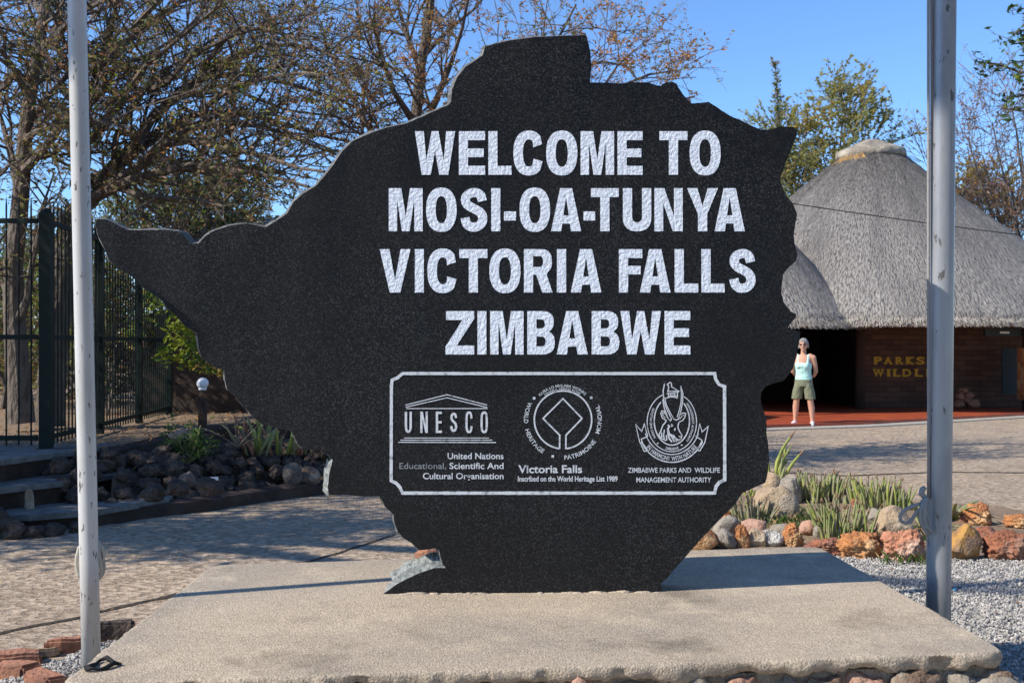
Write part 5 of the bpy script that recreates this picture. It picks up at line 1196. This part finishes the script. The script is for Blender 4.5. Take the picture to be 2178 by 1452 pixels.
# green shrubs and creepers behind the fence
FG = (('lf_olive', 4), ('lf_green', 3), ('lf_lime', 2), ('lf_brown', 2))
bush_tree('green_shrub', 215, 900, 15.5, [(170,640,70,110,0),(240,700,60,100,.5),(120,760,60,90,.5),(290,640,60,90,1),(200,560,60,60,1)], 'tall green and yellow shrub close behind the bars right of the pale pole', FG, .08, 31, .03, 1.8, .6, 'shrub', 8, TZ)
bush_tree('green_shrub', 20, 900, 17, [(10,650,60,90,0),(70,720,60,90,0),(0,780,50,80,1),(90,580,60,70,1),(-50,700,60,120,0)], 'olive shrub behind the fence at the left picture edge', FG, .08, 32, .03, 1.7, .6, 'shrub', 8, TZ)
bush_tree('dark_green_tree', 420, 860, 19.5, [(380,430,70,50,0),(450,450,60,40,0),(320,470,60,45,0),(500,455,40,35,1),(400,480,90,40,0),(280,520,60,60,0)], 'dark green dense low tree above the left arm of the monument', (('lf_dark', 3), ('lf_olive', 4), ('lf_green', 2)), .09, 33, .07, 1.9, .8, 'tree', 9, TZ)
bush_tree('dark_shrub', 200, 880, 18.5, [(130,800,70,70,0),(230,810,70,60,0),(310,800,60,60,0),(180,720,70,60,.5),(270,720,70,60,.5),(350,760,50,60,0)], 'low dark bushes at the back of the fenced terrace right of the pale pole', (('lf_dark', 3), ('lf_olive', 4), ('lf_brown', 2)), .09, 35, .03, 1.9, .6, 'shrub', 9, TZ)
bush_tree('dark_shrub', 30, 880, 20, [(-20,800,80,80,0),(70,800,70,70,0),(20,700,80,70,.5),(110,690,50,60,0),(-40,600,70,80,0),(60,590,60,70,1)], 'low dark bushes far behind the fence at the left picture edge', (('lf_dark', 2), ('lf_olive', 5), ('lf_brown', 2)), .09, 36, .03, 1.9, .6, 'shrub', 9, TZ)
T = Tree('creeper', P(400, 800, 14.6), 'sunlit yellow green creeper hanging over the dark wall by the monument edge', 'creeper', None, 'bark_pale', (('lf_lime', 5), ('lf_green', 2.5), ('lf_yellow', 1)), .125, 34)
T.e.location.z = TZ
for (x, y, rx, ry, n) in ((325,640,28,32,85),(300,690,30,40,70),(380,700,30,60,130),(400,750,32,40,120),(440,775,30,25,70),(350,760,26,25,45),(470,790,25,15,40),(280,715,24,30,40),(410,660,30,40,80)):
    c = P(x, y, 14.5); k = 14.5 / F; T.cloud(c, (rx * k, .25, ry * k), n); T.limb([c + Vector((0, .1, -ry * k)), c + Vector((.05, .05, -.2)), c + Vector((0, 0, ry * k * .7))], .010, .004, 4)
T.done()
for k, (px, py, h, nb, lab, lv, sz, sdd) in enumerate(((400, 985, 78, 16, 'bright green fern like bush on the dark rockery', (('lf_green', 4), ('lf_dark', 3)), .055, 41), (505, 950, 90, 9, 'thin stemmed shrub with few leaves in the rockery by the monument', (('lf_lime', 1), ('lf_olive', 2)), .06, 42))):
    g = P(px, py, 10.6); T = Tree('rockery_plant', g, lab, 'plant', None, 'stem_green' if k == 0 else 'bark_pale', lv, sz, sdd)
    for i in range(nb):
        d = Vector((T.rd.gauss(0, .55), T.rd.gauss(0, .35), 1.0)).normalized(); L = h / F * 10.6 * T.rd.uniform(.6, 1.15)
        lb = T.limb([g, g + d * L * .5, g + d * L + Vector((d.x * .05, 0, -.05 * k))], .008, .003, 4); T.sprout(lb, 26 if k == 0 else 10, .09 if k == 0 else .16, 1 if k == 0 else 0, .3 if k == 0 else .5, UP * .1, 1.6 if k == 0 else 1, .2, .003)
    T.done()
e = empty('strap_leaved_plant', P(575, 950, 11.2), 'strap leaved plant with yellowing blades at the monument lower left edge', 'plant'); b = MB(); p0 = e.location
for i in range(34):
    x = U(-.35, .38); l = U(.25, .5); d = Vector((random.gauss(x * .6, .25), random.gauss(0, .2), 1)).normalized(); p = p0 + Vector((x, U(-.1, .1), -.08))
    b.tube([p, p + d * l * .4, p + d * l * .75 + Vector((d.x * .03, 0, -.01)), p + d * l + Vector((d.x * .1, 0, -.05))], [.014, .018, .013, .002], 5, random.choice((0, 0, 1, 2)), True, .3)
part(b, 'blades', ['stem_green', 'stem_lime', 'r_red'], e, True)
# far treeline
T = Tree('treeline', (0, 52, 0), 'far line of olive and brown bush trees along the horizon', 'trees', None, 'bark', (('lf_olive', 4), ('lf_brown', 3), ('lf_green', 2), ('lf_dark', 2)), .30, 51)
T.e['kind'] = 'stuff'
for i in range(70):
    x = -34 + i * 1.05 + U(-.4, .4); y = U(42, 55); h = U(2.2, 4.6) if x < 20 else U(4, 8)
    T.cloud((x, y, h * .5), (U(1.2, 2.2), 1.5, h * .55), 330)
    T.limb([(x, y, 0), (x, y, h * .7)], .1, .03, 4)
T.done()
# leaf litter
def litter(name, pts, label, n_mats=('lf_straw', 'lf_brown', 'lf_orange'), sz=.05):
    n = len(pts); g = np.random.default_rng(5); C = np.array(pts); ang = g.uniform(0, 6.28, n); s_ = sz * g.uniform(.5, 1.3, n)
    a = np.stack([np.cos(ang), np.sin(ang), g.normal(0, .3, n)], 1) * s_[:, None]; c = np.stack([-np.sin(ang), np.cos(ang), g.normal(0, .4, n)], 1) * s_[:, None] * .4
    v = np.stack([C - a * .5, C + c * .5, C + a * .5, C - c * .5], 1).reshape(-1, 3)
    me = bpy.data.meshes.new(name); me.from_pydata(v.tolist(), [], np.arange(4 * n).reshape(n, 4).tolist())
    for m in n_mats: me.materials.append(M[m])
    me.polygons.foreach_set('material_index', g.choice(len(n_mats), n, p=[.6, .28, .12])); me.update(); o = bpy.data.objects.new(name, me); COL.objects.link(o)
    return tag(o, label, 'leaves', kind='stuff')
litter('leaf_litter', [(U(-9, -3.62), 10.6 + random.random() ** 1.4 * 9, TZ + U(.005, .03)) for _ in range(5200)], 'dry straw coloured leaf litter on the terrace soil behind the fence')
litter('fallen_leaves', [(U(1.5, 4.2), U(4.6, 9.5), .03) for _ in range(60)] + [(U(-3.4, -1.4), U(4.9, 9), .015) for _ in range(26)] + [(p.x, p.y, p.z + .45 + U(-.02, .03)) for p in [G(U(380, 640), U(985, 1040)) for _ in range(160)]], 'scattered dry leaves on gravel, path and rockery', sz=.035)

# trees outside the frame: one known by its shade, the rest added
def shade_tree(x, y, clumps, label, seed, lsize=.13, leaves=(('lf_olive', 3), ('lf_green', 3), ('lf_brown', 1)), n=240):
    T = Tree('unseen_shade_tree', (x, y, 0), label, 'tree', None, 'bark', leaves, lsize, seed)
    tr = T.limb([(x, y, -.1), (x + .1, y, 1.6), (x, y + .1, 3.2)], .2, .14, 10)
    for (cx_, cy_, cz_, r) in clumps:
        lb = T.limb([(x, y + .1, 3.1), ((x + cx_) / 2, (y + cy_) / 2, (3 + cz_) / 2 + .3), (cx_, cy_, cz_)], .09, .02, 6)
        T.cloud((cx_, cy_, cz_), (r, r, r * .6), int(n * r * r * (6 if r < .5 else 1)))
        for _ in range(int(10 * r)): T.twig(Vector((cx_, cy_, cz_)) + T.rv() * r * .6, T.rv(), r * .8, .015, 1, UP * .2, 3, .3)
    T.done()
SH = []
rd = random.Random(77)
for i in range(30): SH.append((-7.4 + rd.uniform(-2.0, 1.7), 7.2 + rd.uniform(-1.0, 2.6), 4.7 + rd.uniform(-.8, 1.0), rd.uniform(.6, 1.05)))
up = -LDIR; cl = []
for p in (P(178, 60, YL), P(178, 0, YL), P(178, -60, YL)): cl.append((*(p + up * 7.0), .25))
for p in (P(2004, 110, YR), P(2004, 30, YR), P(2006, -60, YR)): cl.append((*(p + up * 9.0), .36))
shade_tree(-9.6, 8.4, SH + cl, 'spreading tree outside the left picture edge that shades steps and flagpole tops', 61, n=620)
GREEN = (('lf_dark', 4), ('lf_olive', 3), ('lf_green', 2))  # the unseen trees below are added to block sky fill and deepen shadows
for k, (x, y, h, lab) in enumerate(((4.5, -7, 8, 'added unseen tree behind the camera on the right, blocking sky light'), (-2.5, -9, 9, 'added unseen tree directly behind the camera, blocking sky light'), (10.5, -1.5, 8, 'added unseen tree far right of the plinth, blocking sky light'), (-9, -10, 8, 'added unseen tree behind the camera on the left, blocking sky light'), (13.5, 6.5, 8, 'added unseen tree on the right by the road, blocking sky light'))):
    rd = random.Random(90 + k)
    shade_tree(x, y, [(x + rd.uniform(-3, 3), y + rd.uniform(-2.6, 2.6), h * rd.uniform(.35, 1.15), rd.uniform(1.3, 2.0)) for _ in range(16)], lab, 70 + k, .42, GREEN, 75)
